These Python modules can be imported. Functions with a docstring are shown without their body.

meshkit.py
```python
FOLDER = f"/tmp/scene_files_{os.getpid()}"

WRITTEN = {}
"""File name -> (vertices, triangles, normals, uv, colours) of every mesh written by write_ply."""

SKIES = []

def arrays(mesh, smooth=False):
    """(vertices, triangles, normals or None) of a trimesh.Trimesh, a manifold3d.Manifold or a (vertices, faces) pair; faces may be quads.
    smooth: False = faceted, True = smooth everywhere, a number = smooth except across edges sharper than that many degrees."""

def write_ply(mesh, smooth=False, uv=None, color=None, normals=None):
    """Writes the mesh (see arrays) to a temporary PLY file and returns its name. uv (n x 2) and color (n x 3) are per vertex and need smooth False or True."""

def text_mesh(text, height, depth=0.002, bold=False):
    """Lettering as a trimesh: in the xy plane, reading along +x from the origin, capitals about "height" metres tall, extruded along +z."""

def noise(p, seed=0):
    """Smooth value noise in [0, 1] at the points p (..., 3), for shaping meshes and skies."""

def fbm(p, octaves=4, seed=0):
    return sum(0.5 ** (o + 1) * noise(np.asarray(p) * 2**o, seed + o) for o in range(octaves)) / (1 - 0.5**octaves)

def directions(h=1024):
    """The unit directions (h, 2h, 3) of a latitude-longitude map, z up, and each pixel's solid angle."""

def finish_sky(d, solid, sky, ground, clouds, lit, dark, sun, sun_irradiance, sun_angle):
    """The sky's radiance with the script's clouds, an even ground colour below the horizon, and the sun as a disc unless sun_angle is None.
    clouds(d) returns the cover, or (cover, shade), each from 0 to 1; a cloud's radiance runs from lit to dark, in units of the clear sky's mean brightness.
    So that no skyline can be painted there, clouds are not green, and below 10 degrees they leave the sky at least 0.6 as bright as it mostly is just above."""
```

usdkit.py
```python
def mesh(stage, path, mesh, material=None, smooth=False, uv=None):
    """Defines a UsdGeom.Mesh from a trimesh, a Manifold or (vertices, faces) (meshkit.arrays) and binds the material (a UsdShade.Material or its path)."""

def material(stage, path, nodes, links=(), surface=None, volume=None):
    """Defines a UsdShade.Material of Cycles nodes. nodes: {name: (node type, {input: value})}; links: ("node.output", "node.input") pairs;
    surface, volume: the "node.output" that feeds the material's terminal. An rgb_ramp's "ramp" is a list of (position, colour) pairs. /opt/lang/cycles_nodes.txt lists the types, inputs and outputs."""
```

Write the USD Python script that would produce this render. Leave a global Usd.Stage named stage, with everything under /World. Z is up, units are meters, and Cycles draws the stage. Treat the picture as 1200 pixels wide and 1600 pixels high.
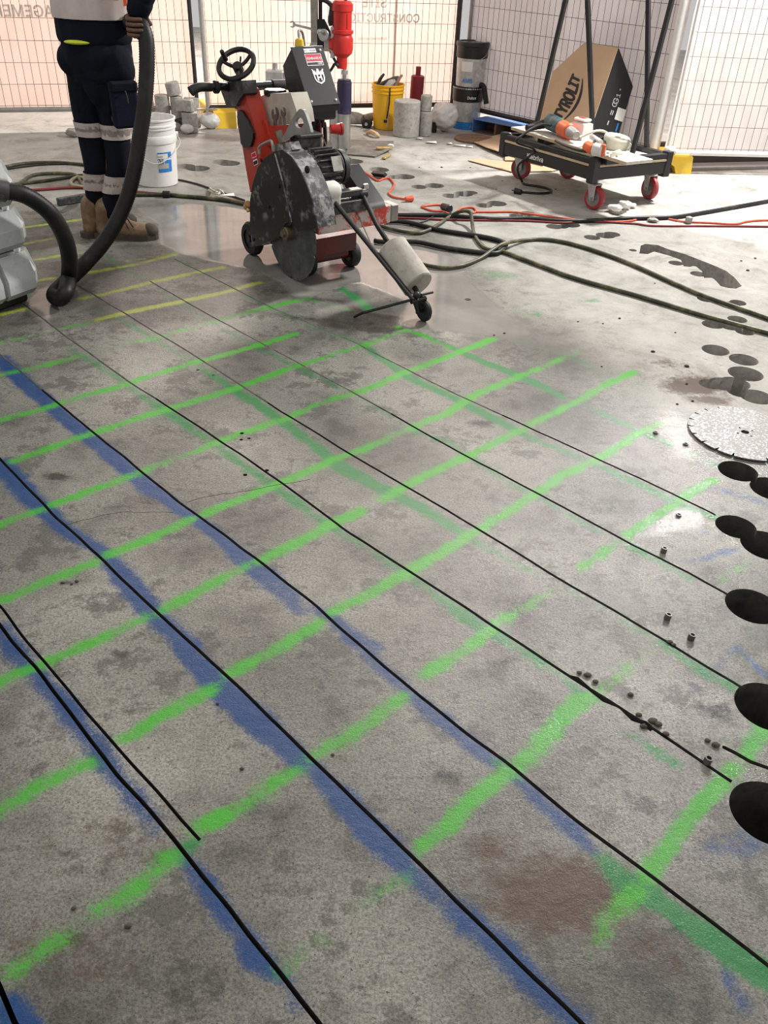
import math, random
import numpy as np, trimesh, shapely, manifold3d as m3
from shapely.geometry import Polygon, LineString, Point, box as sbox
from shapely.ops import unary_union
from shapely import affinity
from scipy.ndimage import gaussian_filter
import usdkit, meshkit
from pxr import Usd, UsdGeom, UsdLux, UsdShade, Sdf, Gf, Vt

stage = Usd.Stage.CreateInMemory()
UsdGeom.SetStageUpAxis(stage, UsdGeom.Tokens.z)
UsdGeom.SetStageMetersPerUnit(stage, 1.0)
UsdGeom.Xform.Define(stage, '/World'); UsdGeom.Scope.Define(stage, '/World/Looks')
rng = np.random.default_rng(7); random.seed(7)

# ---------------------------------------------------------------- camera
FPX, PITCH, ROLL, CH = 1300.0, 0.6077, 0.04718, 1.42
_cp, _sp, _cr, _sr = math.cos(PITCH), math.sin(PITCH), math.cos(ROLL), math.sin(ROLL)
FW = np.array([0, _cp, -_sp]); _r0 = np.array([1., 0, 0]); _u0 = np.array([0, _sp, _cp])
RT = _cr*_r0 + _sr*_u0; UP = -_sr*_r0 + _cr*_u0; CAM = np.array([0, 0, CH])
cam = UsdGeom.Camera.Define(stage, '/World/camera')
cam.AddTransformOp().Set(Gf.Matrix4d(*RT, 0, *UP, 0, *(-FW), 0, *CAM, 1))
cam.CreateHorizontalApertureAttr(36.0); cam.CreateVerticalApertureAttr(48.0)
cam.CreateFocalLengthAttr(36.0*FPX/1200); cam.CreateClippingRangeAttr(Gf.Vec2f(0.05, 200))
cam.CreateExposureAttr(-0.64)

# the ground point, or the point at height z / depth y / on a plane, that the survey of the photograph gives
def ray(u, v): return FW + RT*(u-600)/FPX + UP*(800-v)/FPX
def G(u, v, z=0.0):
    d = ray(u, v); return CAM + d*((z-CH)/d[2])
def YP(u, v, y):
    d = ray(u, v); return CAM + d*(y/d[1])
def PL(u, v, p0, n):
    d = ray(u, v); return CAM + d*(np.dot(np.asarray(p0)-CAM, n)/np.dot(d, n))

# ---------------------------------------------------------------- light
def look_at(prim, pos, target):
    z = np.asarray(pos, float)-np.asarray(target, float); z /= np.linalg.norm(z)
    x = np.cross([0, 0, 1], z) if abs(z[2]) < .999 else np.array([1., 0, 0]); x /= np.linalg.norm(x); y = np.cross(z, x)
    UsdGeom.Xformable(prim).AddTransformOp().Set(Gf.Matrix4d(*x, 0, *y, 0, *z, 0, *map(float, pos), 1))
dome = UsdLux.DomeLight.Define(stage, '/World/ambient_light'); dome.CreateIntensityAttr(0.27); dome.CreateColorAttr(Gf.Vec3f(1.0, .98, .955))
def lamp(name, pos, target, w, h, power, col):
    l = UsdLux.RectLight.Define(stage, '/World/'+name); l.CreateWidthAttr(w); l.CreateHeightAttr(h)
    l.CreateIntensityAttr(power/(w*h)); l.CreateColorAttr(Gf.Vec3f(*col)); look_at(l, pos, target)
lamp('work_light', (2.75, 6.35, 3.15), (1.0, 4.6, 0), .40, .30, 150, (1.0, .98, .945))       # floodlight on a stand by the right-hand fence
lamp('work_light_behind_fence', (-1.6, 11.8, 4.2), (-1.0, 8.4, 0.3), 1.6, .8, 400, (1.0, .86, .78))
lamp('added_fill_light', (-1.5, 2.0, 4.4), (-1.5, 2.4, 0), 1.5, .3, 17, (1.0, .97, .93))  # unseen overhead fill pair, added to lift the general brightness
lamp('added_fill_light_001', (1.2, -1.2, 4.4), (1.2, -.6, 0), 1.5, .3, 12, (1.0, .97, .93))

# ---------------------------------------------------------------- materials
def M(name, col, rough=.5, metal=0., var=.12, vscale=9., bump=0., bscale=120., spec=.5, coat=0., dirt=None, dscale=6., dlo=.5, dhi=.65, detail=5., extra=None):
    """A principled material whose colour wanders a little with noise; dirt = a second colour in patches."""
    lo = [c*(1-var) for c in col]; hi = [min(1, c*(1+var)) for c in col]
    n = {'g': ('geometry', {}), 'n': ('noise_texture', {'scale': vscale, 'detail': detail, 'roughness': .62}),
         'r': ('rgb_ramp', {'ramp': [(.3, lo), (.7, hi)]}),
         'p': ('principled_bsdf', {'roughness': rough, 'metallic': metal, 'specular_ior_level': spec, 'coat_weight': coat})}
    L = [('g.position', 'n.vector'), ('n.fac', 'r.fac')]
    src = 'r.color'
    if dirt is not None:
        n['dn'] = ('noise_texture', {'scale': dscale, 'detail': 8., 'roughness': .7}); n['dr'] = ('rgb_ramp', {'ramp': [(dlo, (0, 0, 0)), (dhi, (1, 1, 1))]})
        n['dm'] = ('mix_color', {'b': dirt}); L += [('g.position', 'dn.vector'), ('dn.fac', 'dr.fac'), ('dr.color', 'dm.fac'), (src, 'dm.a')]; src = 'dm.result'
    L.append((src, 'p.base_color'))
    if bump:
        n['bn'] = ('noise_texture', {'scale': bscale, 'detail': 4.}); n['b'] = ('bump', {'strength': bump, 'distance': .002})
        L += [('g.position', 'bn.vector'), ('bn.fac', 'b.height'), ('b.normal', 'p.normal')]
    return usdkit.material(stage, '/World/Looks/'+name, n, L, surface='p.BSDF')

MT = {}
def mk(name, *a, **k): MT[name] = M(name, *a, **k)
mk('black_steel', (0.0066, 0.0066, 0.0072), .42, 0, .35, 14, .15, 90, dirt=(.10, .095, .09), dscale=11, dlo=.62, dhi=.80)
mk('black_plastic', (0.0077, 0.0077, 0.0083), .38, 0, .3, 20)
mk('black_satin', (0.0121, 0.0121, 0.0132), .36, 0, .2, 16, .1, 300, dirt=(.05, .05, .05), dlo=.6, dhi=.8)
mk('guard_black', (0.0099, 0.0099, 0.0105), .33, 0, .4, 12, .25, 60, dirt=(.20, .20, .195), dscale=12, dlo=.54, dhi=.66)
mk('guard_rim', (.06, .06, .06), .45, 0, .4, 22, .35, 60, dirt=(.34, .34, .33), dscale=17, dlo=.46, dhi=.58)
mk('rubber', (0.0066, 0.0066, 0.0066), .65, 0, .3, 30, .2, 200, dirt=(.07, .068, .065), dscale=14, dlo=.55, dhi=.75)
mk('saw_red', (.43, .036, .018), .40, 0, .18, 8, .1, 60, dirt=(.16, .02, .014), dscale=9, dlo=.55, dhi=.75)
mk('saw_red_dark', (.12, .012, .009), .5, 0, .3, 9, dirt=(.05, .03, .025), dlo=.5, dhi=.7)
mk('bumper', (.62, .53, .50), .5, 0, .1, 7, dirt=(.62, .06, .035), dscale=14, dlo=.49, dhi=.58)
mk('dusty_black', (.035, .034, .034), .5, 0, .3, 18, .2, 90, dirt=(.17, .165, .16), dscale=13, dlo=.50, dhi=.72)
mk('steel', (.46, .46, .45), .34, .85, .2, 14, .1, 120)
mk('worn_steel', (.42, .40, .36), .45, .7, .25, 11, .2, 90, dirt=(.20, .18, .15), dlo=.5, dhi=.7)
mk('galvanised', (.50, .50, .49), .45, .75, .18, 16)
mk('wire_dark', (.10, .085, .075), .6, .3, .3, 5)
mk('rail_grey', (.30, .28, .27), .5, .4, .2, 8)
mk('rail_dark', (.035, .030, .028), .5, .2, .3, 8)
mk('post_pale', (.70, .69, .67), .5, .1, .08, 8)
mk('beige', (.52, .47, .39), .5, 0, .1, 8, .1, 60, dirt=(.40, .35, .28), dlo=.5, dhi=.75)
mk('off_white', (.68, .66, .62), .55, 0, .08, 9, .1, 90)
mk('white_plastic', (.80, .79, .77), .38, 0, .05, 7, dirt=(.62, .60, .56), dscale=5, dlo=.58, dhi=.8)
mk('yellow_plastic', (.80, .52, .035), .45, 0, .08, 7, .1, 60, dirt=(.62, .46, .14), dlo=.55, dhi=.8)
mk('yellow_pail', (.80, .44, .012), .42, 0, .07, 7, dirt=(.55, .33, .05), dlo=.6, dhi=.8)
mk('blue_card', (.085, .19, .48), .6, 0, .1, 9)
mk('cardboard', (.50, .345, .22), .78, 0, .06, 7, .1, 140)
mk('cardboard_pale', (.58, .42, .27), .8, 0, .06, 7, .1, 140)
mk('card_dark', (.13, .085, .06), .8, 0, .2, 7)
mk('card_black', (.010, .0095, .010), .55, 0, .2, 9)
mk('print_black', (.010, .010, .010), .6, 0, .1, 9)
mk('print_white', (.82, .81, .79), .55, 0, .04, 9)
mk('print_grey', (.40, .40, .40), .55, 0, .04, 9)
mk('print_red', (.62, .012, .05), .5, 0, .05, 9)
mk('print_blue', (.02, .22, .62), .5, 0, .05, 9)
mk('print_navy', (.015, .06, .20), .5, 0, .05, 9)
mk('paper', (.78, .76, .72), .8, 0, .06, 9)
mk('core_concrete', (.40, .385, .36), .85, 0, .22, 26, .5, 90, dirt=(.25, .24, .225), dscale=42, dlo=.52, dhi=.66, detail=8)
mk('core_pale', (.41, .38, .33), .85, 0, .18, 18, .4, 90, dirt=(.27, .25, .215), dscale=30, dlo=.54, dhi=.7, detail=8)
mk('rubble', (.36, .345, .315), .9, 0, .25, 22, .8, 70, dirt=(.22, .20, .18), dscale=30, dlo=.5, dhi=.66, detail=8)
mk('plastic_bag', (.66, .65, .64), .35, 0, .08, 12, .5, 40)
mk('drill_red', (.52, .022, .018), .35, 0, .10, 10, .05, 60, dirt=(.45, .02, .015), dlo=.55, dhi=.75)
mk('bit_purple', (.022, .016, .055), .5, 0, .25, 16, dirt=(.06, .05, .08), dscale=16, dlo=.55, dhi=.75)
mk('bit_maroon', (.20, .010, .022), .45, 0, .12, 12, dirt=(.12, .01, .018), dlo=.5, dhi=.7)
mk('clear_pail', (.46, .47, .47), .3, .25, .22, 16, dirt=(.62, .62, .61), dscale=12, dlo=.5, dhi=.62)
mk('timber', (.55, .44, .30), .7, 0, .14, 20)
mk('deck_top', (.70, .66, .58), .7, 0, .08, 9, dirt=(.50, .46, .39), dscale=7, dlo=.52, dhi=.7)
mk('caster_red', (.34, .022, .032), .4, 0, .15, 14, dirt=(.46, .20, .18), dlo=.55, dhi=.75)
mk('teal', (.03, .095, .095), .45, 0, .2, 20, dirt=(.20, .24, .23), dscale=20, dlo=.5, dhi=.7)
mk('orange_plastic', (.78, .13, .035), .42, 0, .1, 20, dirt=(.80, .30, .16), dlo=.55, dhi=.8)
mk('cable_orange', (.72, .115, .055), .5, 0, .12, 10)
mk('cable_red', (.20, .022, .028), .5, 0, .2, 8)
mk('cable_black', (0.0066, 0.0066, 0.0066), .5, 0, .3, 8, dirt=(.07, .068, .06), dscale=10, dlo=.56, dhi=.75)
mk('hose_olive', (.045, .046, .024), .5, 0, .25, 9, dirt=(.20, .19, .09), dscale=9, dlo=.5, dhi=.7)
mk('hose_pale', (.34, .33, .20), .5, 0, .2, 9)
mk('strap_cream', (.62, .60, .50), .7, 0, .12, 14)
mk('tank_grey', (.47, .485, .47), .62, 0, .06, 30, .35, 260, dirt=(.40, .41, .395), dscale=60, dlo=.5, dhi=.66)
mk('tank_groove', (.27, .28, .27), .65, 0, .1, 30, .35, 260)
mk('hose_black', (.008, .0078, .0075), .5, 0, .35, 10, .1, 80, spec=.3, dirt=(.026, .024, .022), dscale=8, dlo=.5, dhi=.75)
mk('navy', (.0035, .0045, .011), .88, 0, .35, 14, .5, 160, spec=.2)
mk('navy_light', (.006, .008, .020), .88, 0, .3, 14, .5, 160, spec=.2)
mk('band', (.50, .43, .40), .5, 0, .1, 16, .3, 300)
mk('hi_orange', (.82, .10, .025), .7, 0, .08, 10)
mk('hi_yellow', (.60, .68, .04), .7, 0, .08, 10)
mk('skin', (.13, .068, .048), .6, 0, .15, 25, spec=.3)
mk('boot', (.155, .090, .046), .72, 0, .28, 16, .5, 90, dirt=(.26, .19, .125), dscale=14, dlo=.48, dhi=.7)
mk('boot_sole', (.055, .042, .032), .8, 0, .3, 16)
mk('lace', (.014, .011, .010), .7)
mk('hat', (.80, .79, .76), .35)
mk('rust', (.20, .115, .070), .8, .1, .3, 16, .3, 60)
mk('mat_grey', (.16, .145, .125), .75, 0, .25, 12, .4, 60, dirt=(.27, .25, .22), dlo=.5, dhi=.7)
mk('brass', (.50, .36, .15), .42, .5, .25, 20)
mk('shade_brown', (.072, .056, .047), .75, 0, .15, 4)
mk('kerb_grey', (.36, .32, .30), .8, 0, .1, 6)
mk('stick_tan', (.56, .40, .24), .7, 0, .1, 6)
mk('concrete_chip', (.62, .60, .57), .9, 0, .15, 40)
mk('hole_void', (.01, .009, .008), .9)

# ---------------------------------------------------------------- building blocks
PART = {}
def numbered(parent, name):
    n = PART.get((parent, name), 0); PART[(parent, name)] = n+1
    return name if n == 0 else f'{name}_{n:03d}'
class Thing:
    def __init__(s, path, inv): s.path, s.inv = path, inv
def tagp(prim, label=None, cat=None, group=None, kind=None):
    for k, v in (('label', label), ('category', cat), ('group', group), ('kind', kind)):
        if v: prim.SetCustomDataByKey(k, v)
def thing(name, label, cat, loc=(0, 0, 0), group=None, kind=None, rotz=0.):
    p = '/World/'+numbered('/World', name); x = UsdGeom.Xform.Define(stage, p)
    x.AddTranslateOp().Set(Gf.Vec3d(*map(float, loc)))
    if rotz: x.AddRotateZOp().Set(float(rotz))
    tagp(x.GetPrim(), label, cat, group, kind)
    R = trimesh.transformations.rotation_matrix(-math.radians(rotz), [0, 0, 1]); T = np.eye(4); T[:3, 3] = -np.asarray(loc, float)
    return Thing(p, R @ T)
def cat(meshes):
    return trimesh.util.concatenate([x for x in meshes if x is not None])
def part(parent, name, mesh, m, smooth=35, label=None, kind=None):
    """A mesh, given in world coordinates, as a part of parent (a Thing), or of a part."""
    if isinstance(mesh, (list, tuple)): mesh = cat(mesh)
    if isinstance(mesh, m3.Manifold):
        q = mesh.to_mesh(); mesh = trimesh.Trimesh(np.array(q.vert_properties[:, :3]), np.array(q.tri_verts), process=False)
    mesh = mesh.copy(); mesh.apply_transform(parent.inv)
    p = parent.path+'/'+numbered(parent.path, name)
    g = usdkit.mesh(stage, p, mesh, MT[m] if isinstance(m, str) else m, smooth=smooth)
    tagp(g.GetPrim(), label, None, None, kind)
    return Thing(p, parent.inv)
def single(name, mesh, m, label, cat_, group=None, kind=None, smooth=35):
    """A thing that is one mesh."""
    if isinstance(mesh, (list, tuple)): mesh = cat(mesh)
    p = '/World/'+numbered('/World', name)
    lo, hi = mesh.bounds; base = np.array([(lo[0]+hi[0])/2, (lo[1]+hi[1])/2, lo[2]])
    mesh = mesh.copy(); mesh.apply_translation(-base)
    g = usdkit.mesh(stage, p, mesh, MT[m] if isinstance(m, str) else m, smooth=smooth); g.AddTranslateOp().Set(Gf.Vec3d(*map(float, base)))
    tagp(g.GetPrim(), label, cat_, group, kind); return g
def frame(o, x, y, z):
    T = np.eye(4); T[:3, 0], T[:3, 1], T[:3, 2], T[:3, 3] = x, y, z, o; return T
def unit(v): v = np.asarray(v, float); return v/np.linalg.norm(v)
def rbox(size, T=None, c=(0, 0, 0), r=.004):
    """A box with chamfered edges, centred on c."""
    h = np.asarray(size, float)/2; r = min(r, h.min()*.6); P = []
    for sx in (-1, 1):
        for sy in (-1, 1):
            for sz in (-1, 1):
                s = np.array([sx, sy, sz])
                for k in range(3):
                    q = h-r; q[k] = h[k]; P.append(s*q)
    b = trimesh.convex.convex_hull(np.array(P)+np.asarray(c)); 
    if T is not None: b.apply_transform(T)
    return b
def hull(pts): return trimesh.convex.convex_hull(np.asarray(pts, float))
def basis(d):
    d = unit(d); a = np.array([0, 0, 1.]) if abs(d[2]) < .9 else np.array([1., 0, 0]); x = unit(np.cross(a, d)); return x, np.cross(d, x), d
def cyl(p0, p1, r0, r1=None, n=20, bev=0.):
    """A capped cylinder or cone between two points, its rims chamfered by bev."""
    p0, p1 = np.asarray(p0, float), np.asarray(p1, float); r1 = r0 if r1 is None else r1; L = np.linalg.norm(p1-p0)
    pr = [(0, 0), (r0-bev, 0), (r0, bev), (r1, L-bev), (r1-bev, L), (0, L)] if bev else [(0, 0), (r0, 0), (r1, L), (0, L)]
    return lathe(pr, p0, p1-p0, n)
def lathe(profile, o=(0, 0, 0), axis=(0, 0, 1), n=32):
    x, y, z = basis(axis); pr = np.asarray(profile, float); a = np.arange(n)*2*np.pi/n; V = []; F = []
    ids = []
    for r, h in pr:
        if abs(r) < 1e-9: ids.append([len(V)]*n); V.append(np.asarray(o)+z*h)
        else:
            ids.append(list(range(len(V), len(V)+n))); V += [np.asarray(o)+z*h+r*(np.cos(t)*x+np.sin(t)*y) for t in a]
    for i in range(len(pr)-1):
        A, B = ids[i], ids[i+1]
        for k in range(n):
            l = (k+1) % n
            if A[k] != A[l]: F.append((A[k], A[l], B[l]))
            if B[k] != B[l]: F.append((A[k], B[l], B[k]))
    return trimesh.Trimesh(np.array(V), np.array(F), process=False)
def smooth_path(P, per=8):
    P = np.asarray(P, float)
    if len(P) < 3: return P
    Q = np.vstack([2*P[0]-P[1], P, 2*P[-1]-P[-2]]); out = []
    for i in range(1, len(Q)-2):
        a, b, c, d = Q[i-1:i+3]
        for t in np.linspace(0, 1, per, endpoint=False):
            out.append(.5*((2*b)+(c-a)*t+(2*a-5*b+4*c-d)*t*t+(3*b-3*c+d-a)*t**3))
    out.append(Q[-2]); return np.array(out)
def tube(P, r, n=10, caps=True, smooth=0, squash=None):
    """A swept tube; r a number or one per point; smooth > 0 runs a Catmull-Rom curve through the points."""
    P = np.asarray(P, float); rr = np.broadcast_to(np.asarray(r, float), (len(P),)).copy()
    if smooth:
        k = np.arange(len(P)); P2 = smooth_path(P, smooth); rr = np.interp(np.linspace(0, len(k)-1, len(P2)), k, rr); P = P2
    T = np.gradient(P, axis=0); T /= np.maximum(np.linalg.norm(T, axis=1, keepdims=True), 1e-9)
    x, y, _ = basis(T[0]); V = []; a = np.arange(n)*2*np.pi/n
    for i in range(len(P)):
        x = x-T[i]*np.dot(x, T[i]); x = unit(x); y = np.cross(T[i], x)
        V += [P[i]+rr[i]*(np.cos(t)*x+np.sin(t)*y) for t in a]
    F = []
    for i in range(len(P)-1):
        for k in range(n):
            l = (k+1) % n; A, B = i*n, (i+1)*n; F += [(A+k, A+l, B+l), (A+k, B+l, B+k)]
    if caps:
        V += [P[0], P[-1]]; c = len(V)-2
        for k in range(n):
            l = (k+1) % n; F += [(c, l, k), (c+1, (len(P)-1)*n+k, (len(P)-1)*n+l)]
    return trimesh.Trimesh(np.array(V), np.array(F), process=False)
def extr(poly, h, T=None):
    """A shapely polygon (or list of points) extruded by h along z of the frame T."""
    if not hasattr(poly, 'geom_type'): poly = Polygon(poly)
    gs = getattr(poly, 'geoms', [poly]); m = cat([trimesh.creation.extrude_polygon(g, h, engine='earcut') for g in gs])
    if T is not None: m.apply_transform(T)
    return m
def text(s, h, T, depth=.001, bold=False, mirror=False, sx=1.):
    m = meshkit.text_mesh(s, h, depth, bold)
    m.apply_scale([sx*(-1 if mirror else 1), 1, 1])
    if mirror: m.invert()
    m.apply_translation([-m.bounds[:, 0].mean(), -m.bounds[:, 1].mean(), 0]); m.apply_transform(T); return m
def torus(c, axis, R, r, n=32, k=10):
    x, y, z = basis(axis); a = np.arange(n+1)*2*np.pi/n
    return tube(np.array([np.asarray(c)+R*(np.cos(t)*x+np.sin(t)*y) for t in a]), r, k, caps=False)
def sphere(c, r, s=(1, 1, 1), sub=2):
    m = trimesh.creation.icosphere(sub, 1.); m.apply_scale(np.asarray(s)*r); m.apply_translation(c); return m
def lumpy(c, size, seed, rough=.25, sub=3, freq=1.6):
    """A stone or crumpled lump standing on z of c."""
    m = trimesh.creation.icosphere(sub, 1.); v = np.array(m.vertices)
    d = 1+rough*2*(meshkit.fbm(v*freq+seed*13.7, 3, seed)-.5); v = v*d[:, None]; v *= np.asarray(size)/2
    v[:, 2] -= v[:, 2].min(); m.vertices = v+np.asarray(c); return m
def boxT(o, yaw): 
    c, s = math.cos(math.radians(yaw)), math.sin(math.radians(yaw)); return frame(o, (c, s, 0), (-s, c, 0), (0, 0, 1))

# ---------------------------------------------------------------- floor
def g2(u, v): return G(u, v)[:2]
CUTS = [  # saw cuts as surveyed along the photograph, each a list of points
 [(-60,500),(0,553),(27,576),(150,680),(277,782),(400,873),(500,952),(600,1042),(700,1123),(800,1198),(900,1281),(1007,1361),(1200,1510),(1330,1610)],
 [(-60,655),(0,717),(75,795),(165,880),(300,1007),(375,1075),(500,1197),(640,1335),(780,1473),(910,1600),(1000,1690)],
 [(-60,895),(17,1000),(58,1045),(155,1175),(274,1315),(350,1410),(432,1514),(496,1596),(560,1680)],
 [(-60,872),(0,948),(41,1000),(152,1134),(257,1250),(321,1321)],
 [(-60,1415),(0,1540),(25,1600),(60,1680)],
 [(30,470),(100,523),(200,595),(300,659),(445,758),(540,828),(652,900),(790,990),(900,1063),(1030,1145),(1100,1192),(1158,1230)],
 [(113,441),(195,490),(300,553),(440,643),(545,708),(700,798),(900,920),(1040,1000),(1166,1080)],
 [(234,439),(300,477),(405,534),(560,618),(700,697),(900,803),(985,850),(1083,898),(1140,930)],
 [(273,404),(300,418),(430,483),(550,533),(640,580),(700,610),(900,702),(1000,747),(1126,808)]]
HOLES = [  # core holes: centre in the photograph, radius in metres
 (1153,736,.064),(1207,764,.070),(1150,823,.060),(1197,852,.072),(1176,947,.070),(1200,1104,.074),(1201,1270,.076),
 (1110,600,.045),(1131,600,.060),(1148,599,.060),(1165,584,.070),(1156,612,.050),(1182,620,.064),
 (1118,547,.058),(1162,562,.060),(1114,507,.050),(1142,509,.056),(1164,518,.044),(1152,499,.045),
 (1104,467,.046),(1140,477,.052),(1153,473,.040),
 (989,391,.022),(1056,411,.040),(1091,428,.042),
 (925,371,.048),(946,368,.058),(956,366,.050),(866,354,.052),(878,354,.040),(891,351,.060),(806,337,.045),(824,334,.055),
 (756,321,.055),(776,318,.066),(704,306,.058),(724,303,.066),(735,301,.05),(655,292,.055),(679,290,.066),(617,277,.055),(632,276,.074),
 (289,260,.075),(309,263,.085),(346,253,.075),(357,255,.085),(532,248,.085),(550,252,.085),(592,265,.075),
 (731,468,.016),(598,395,.0),(378,677,.007),(377,687,.006),(389,685,.006),(383,742,.007),(417,735,.007),(309,578,.007),(333,586,.007),(785,351,.0)]
def wobble(P, step=.03, amp=.0010, seed=0):
    P = np.asarray(P); d = np.r_[0, np.cumsum(np.linalg.norm(np.diff(P, axis=0), axis=1))]
    s = np.arange(0, d[-1], step); Q = np.c_[np.interp(s, d, P[:, 0]), np.interp(s, d, P[:, 1])]
    t = np.gradient(Q, axis=0); nn = np.c_[-t[:, 1], t[:, 0]]/np.linalg.norm(t, axis=1)[:, None]
    r = np.random.default_rng(seed); a = gaussian_filter(r.normal(size=len(Q)), 1.2)*amp*2.2
    return Q+nn*a[:, None]
polys = []
for i, c in enumerate(CUTS):
    Q = wobble([g2(*q) for q in c], seed=i); w = .0041 if i != 3 else .0033
    polys.append(LineString(Q).buffer(w, cap_style='flat', join_style='mitre'))
# the chipped stretch of the cut where the slab has spalled
chip = [(880,1050),(905,1056),(930,1078),(950,1092),(975,1105),(990,1118),(1012,1125),(1028,1140),(1016,1146),(1000,1133),(985,1128),(965,1108),(940,1098),(915,1078),(890,1062)]
polys.append(Polygon([g2(*q) for q in chip]).buffer(-.0055).buffer(.001))
polys.append(LineString([g2(*q) for q in [(1132,1168),(1150,1177),(1172,1190),(1200,1200),(1240,1212)]]).buffer(.005))
polys.append(Polygon([g2(*q) for q in [(999,396),(1001,384),(1008,381),(1028,383),(1046,390),(1070,397),(1096,407),(1116,415),(1134,423),(1148,434),(1159,447),(1150,451),(1138,450),(1126,447),(1119,439),(1113,434),(1100,434),(1097,424),(1086,415),(1078,417),(1068,416),(1064,406),(1044,399),(1022,393),(1012,397)]]).buffer(.012).buffer(-.012))   # stitch-drilled trench
# hairline crack across three strips
for cr in ([(100,820),(135,812),(175,802),(200,799),(245,800),(275,800)], [(293,783),(330,775),(372,769),(430,758),(490,748)]):
    polys.append(LineString(wobble([g2(*q) for q in cr], .012, .002, 5)).buffer(.0010))
for (u, v, r) in HOLES:
    if r > 0:
        c = g2(u, v); a = np.arange(40 if r > .02 else 10)*2*np.pi/(40 if r > .02 else 10)
        polys.append(Polygon(np.c_[c[0]+r*np.cos(a), c[1]+r*np.sin(a)]))
OPEN = unary_union(polys).simplify(.0002)
DX = .0125
xs = np.arange(-2.5, 2.92, DX); ys = np.arange(.15, 7.3, DX); XX, YY = np.meshgrid(xs, ys); NX, NY = len(xs), len(ys)
pts = np.c_[XX.ravel(), YY.ravel()]
def strokes(lst, jitter=0.):
    """A soft field over the floor from strokes: lists of (u, v, strength[, half width in m])."""
    out = np.zeros((NY, NX))
    for s in lst:
        P = [(*g2(q[0], q[1]), q[2], q[3] if len(q) > 3 else .025) for q in s]
        for a, b in zip(P[:-1], P[1:]):
            w = max(a[3], b[3])*3; x0, x1 = min(a[0], b[0])-w, max(a[0], b[0])+w; y0, y1 = min(a[1], b[1])-w, max(a[1], b[1])+w
            i0, i1 = np.searchsorted(xs, [x0, x1]); j0, j1 = np.searchsorted(ys, [y0, y1])
            if i1 <= i0 or j1 <= j0: continue
            X, Y = XX[j0:j1, i0:i1], YY[j0:j1, i0:i1]; d = np.array([b[0]-a[0], b[1]-a[1]]); L = max(d@d, 1e-9)
            t = np.clip(((X-a[0])*d[0]+(Y-a[1])*d[1])/L, 0, 1); D = np.hypot(X-a[0]-t*d[0], Y-a[1]-t*d[1])
            ww = a[3]+(b[3]-a[3])*t; I = a[2]+(b[2]-a[2])*t
            out[j0:j1, i0:i1] = np.maximum(out[j0:j1, i0:i1], I*np.exp(-(D/ww)**2*.9))
    return out
def area(poly, blur=.02):
    P = Polygon([g2(*q) for q in poly]).buffer(0); m = shapely.contains_xy(P, pts[:, 0], pts[:, 1]).reshape(NY, NX).astype(float)
    return gaussian_filter(m, blur/DX) if blur else m
def blobs(lst):
    out = np.zeros((NY, NX))
    for (u, v, rx, ry, I) in lst:                       # rx, ry in metres
        c = g2(u, v); d = np.hypot((XX-c[0])/rx, (YY-c[1])/ry); out = np.maximum(out, I*np.exp(-d**2))
    return out
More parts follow.
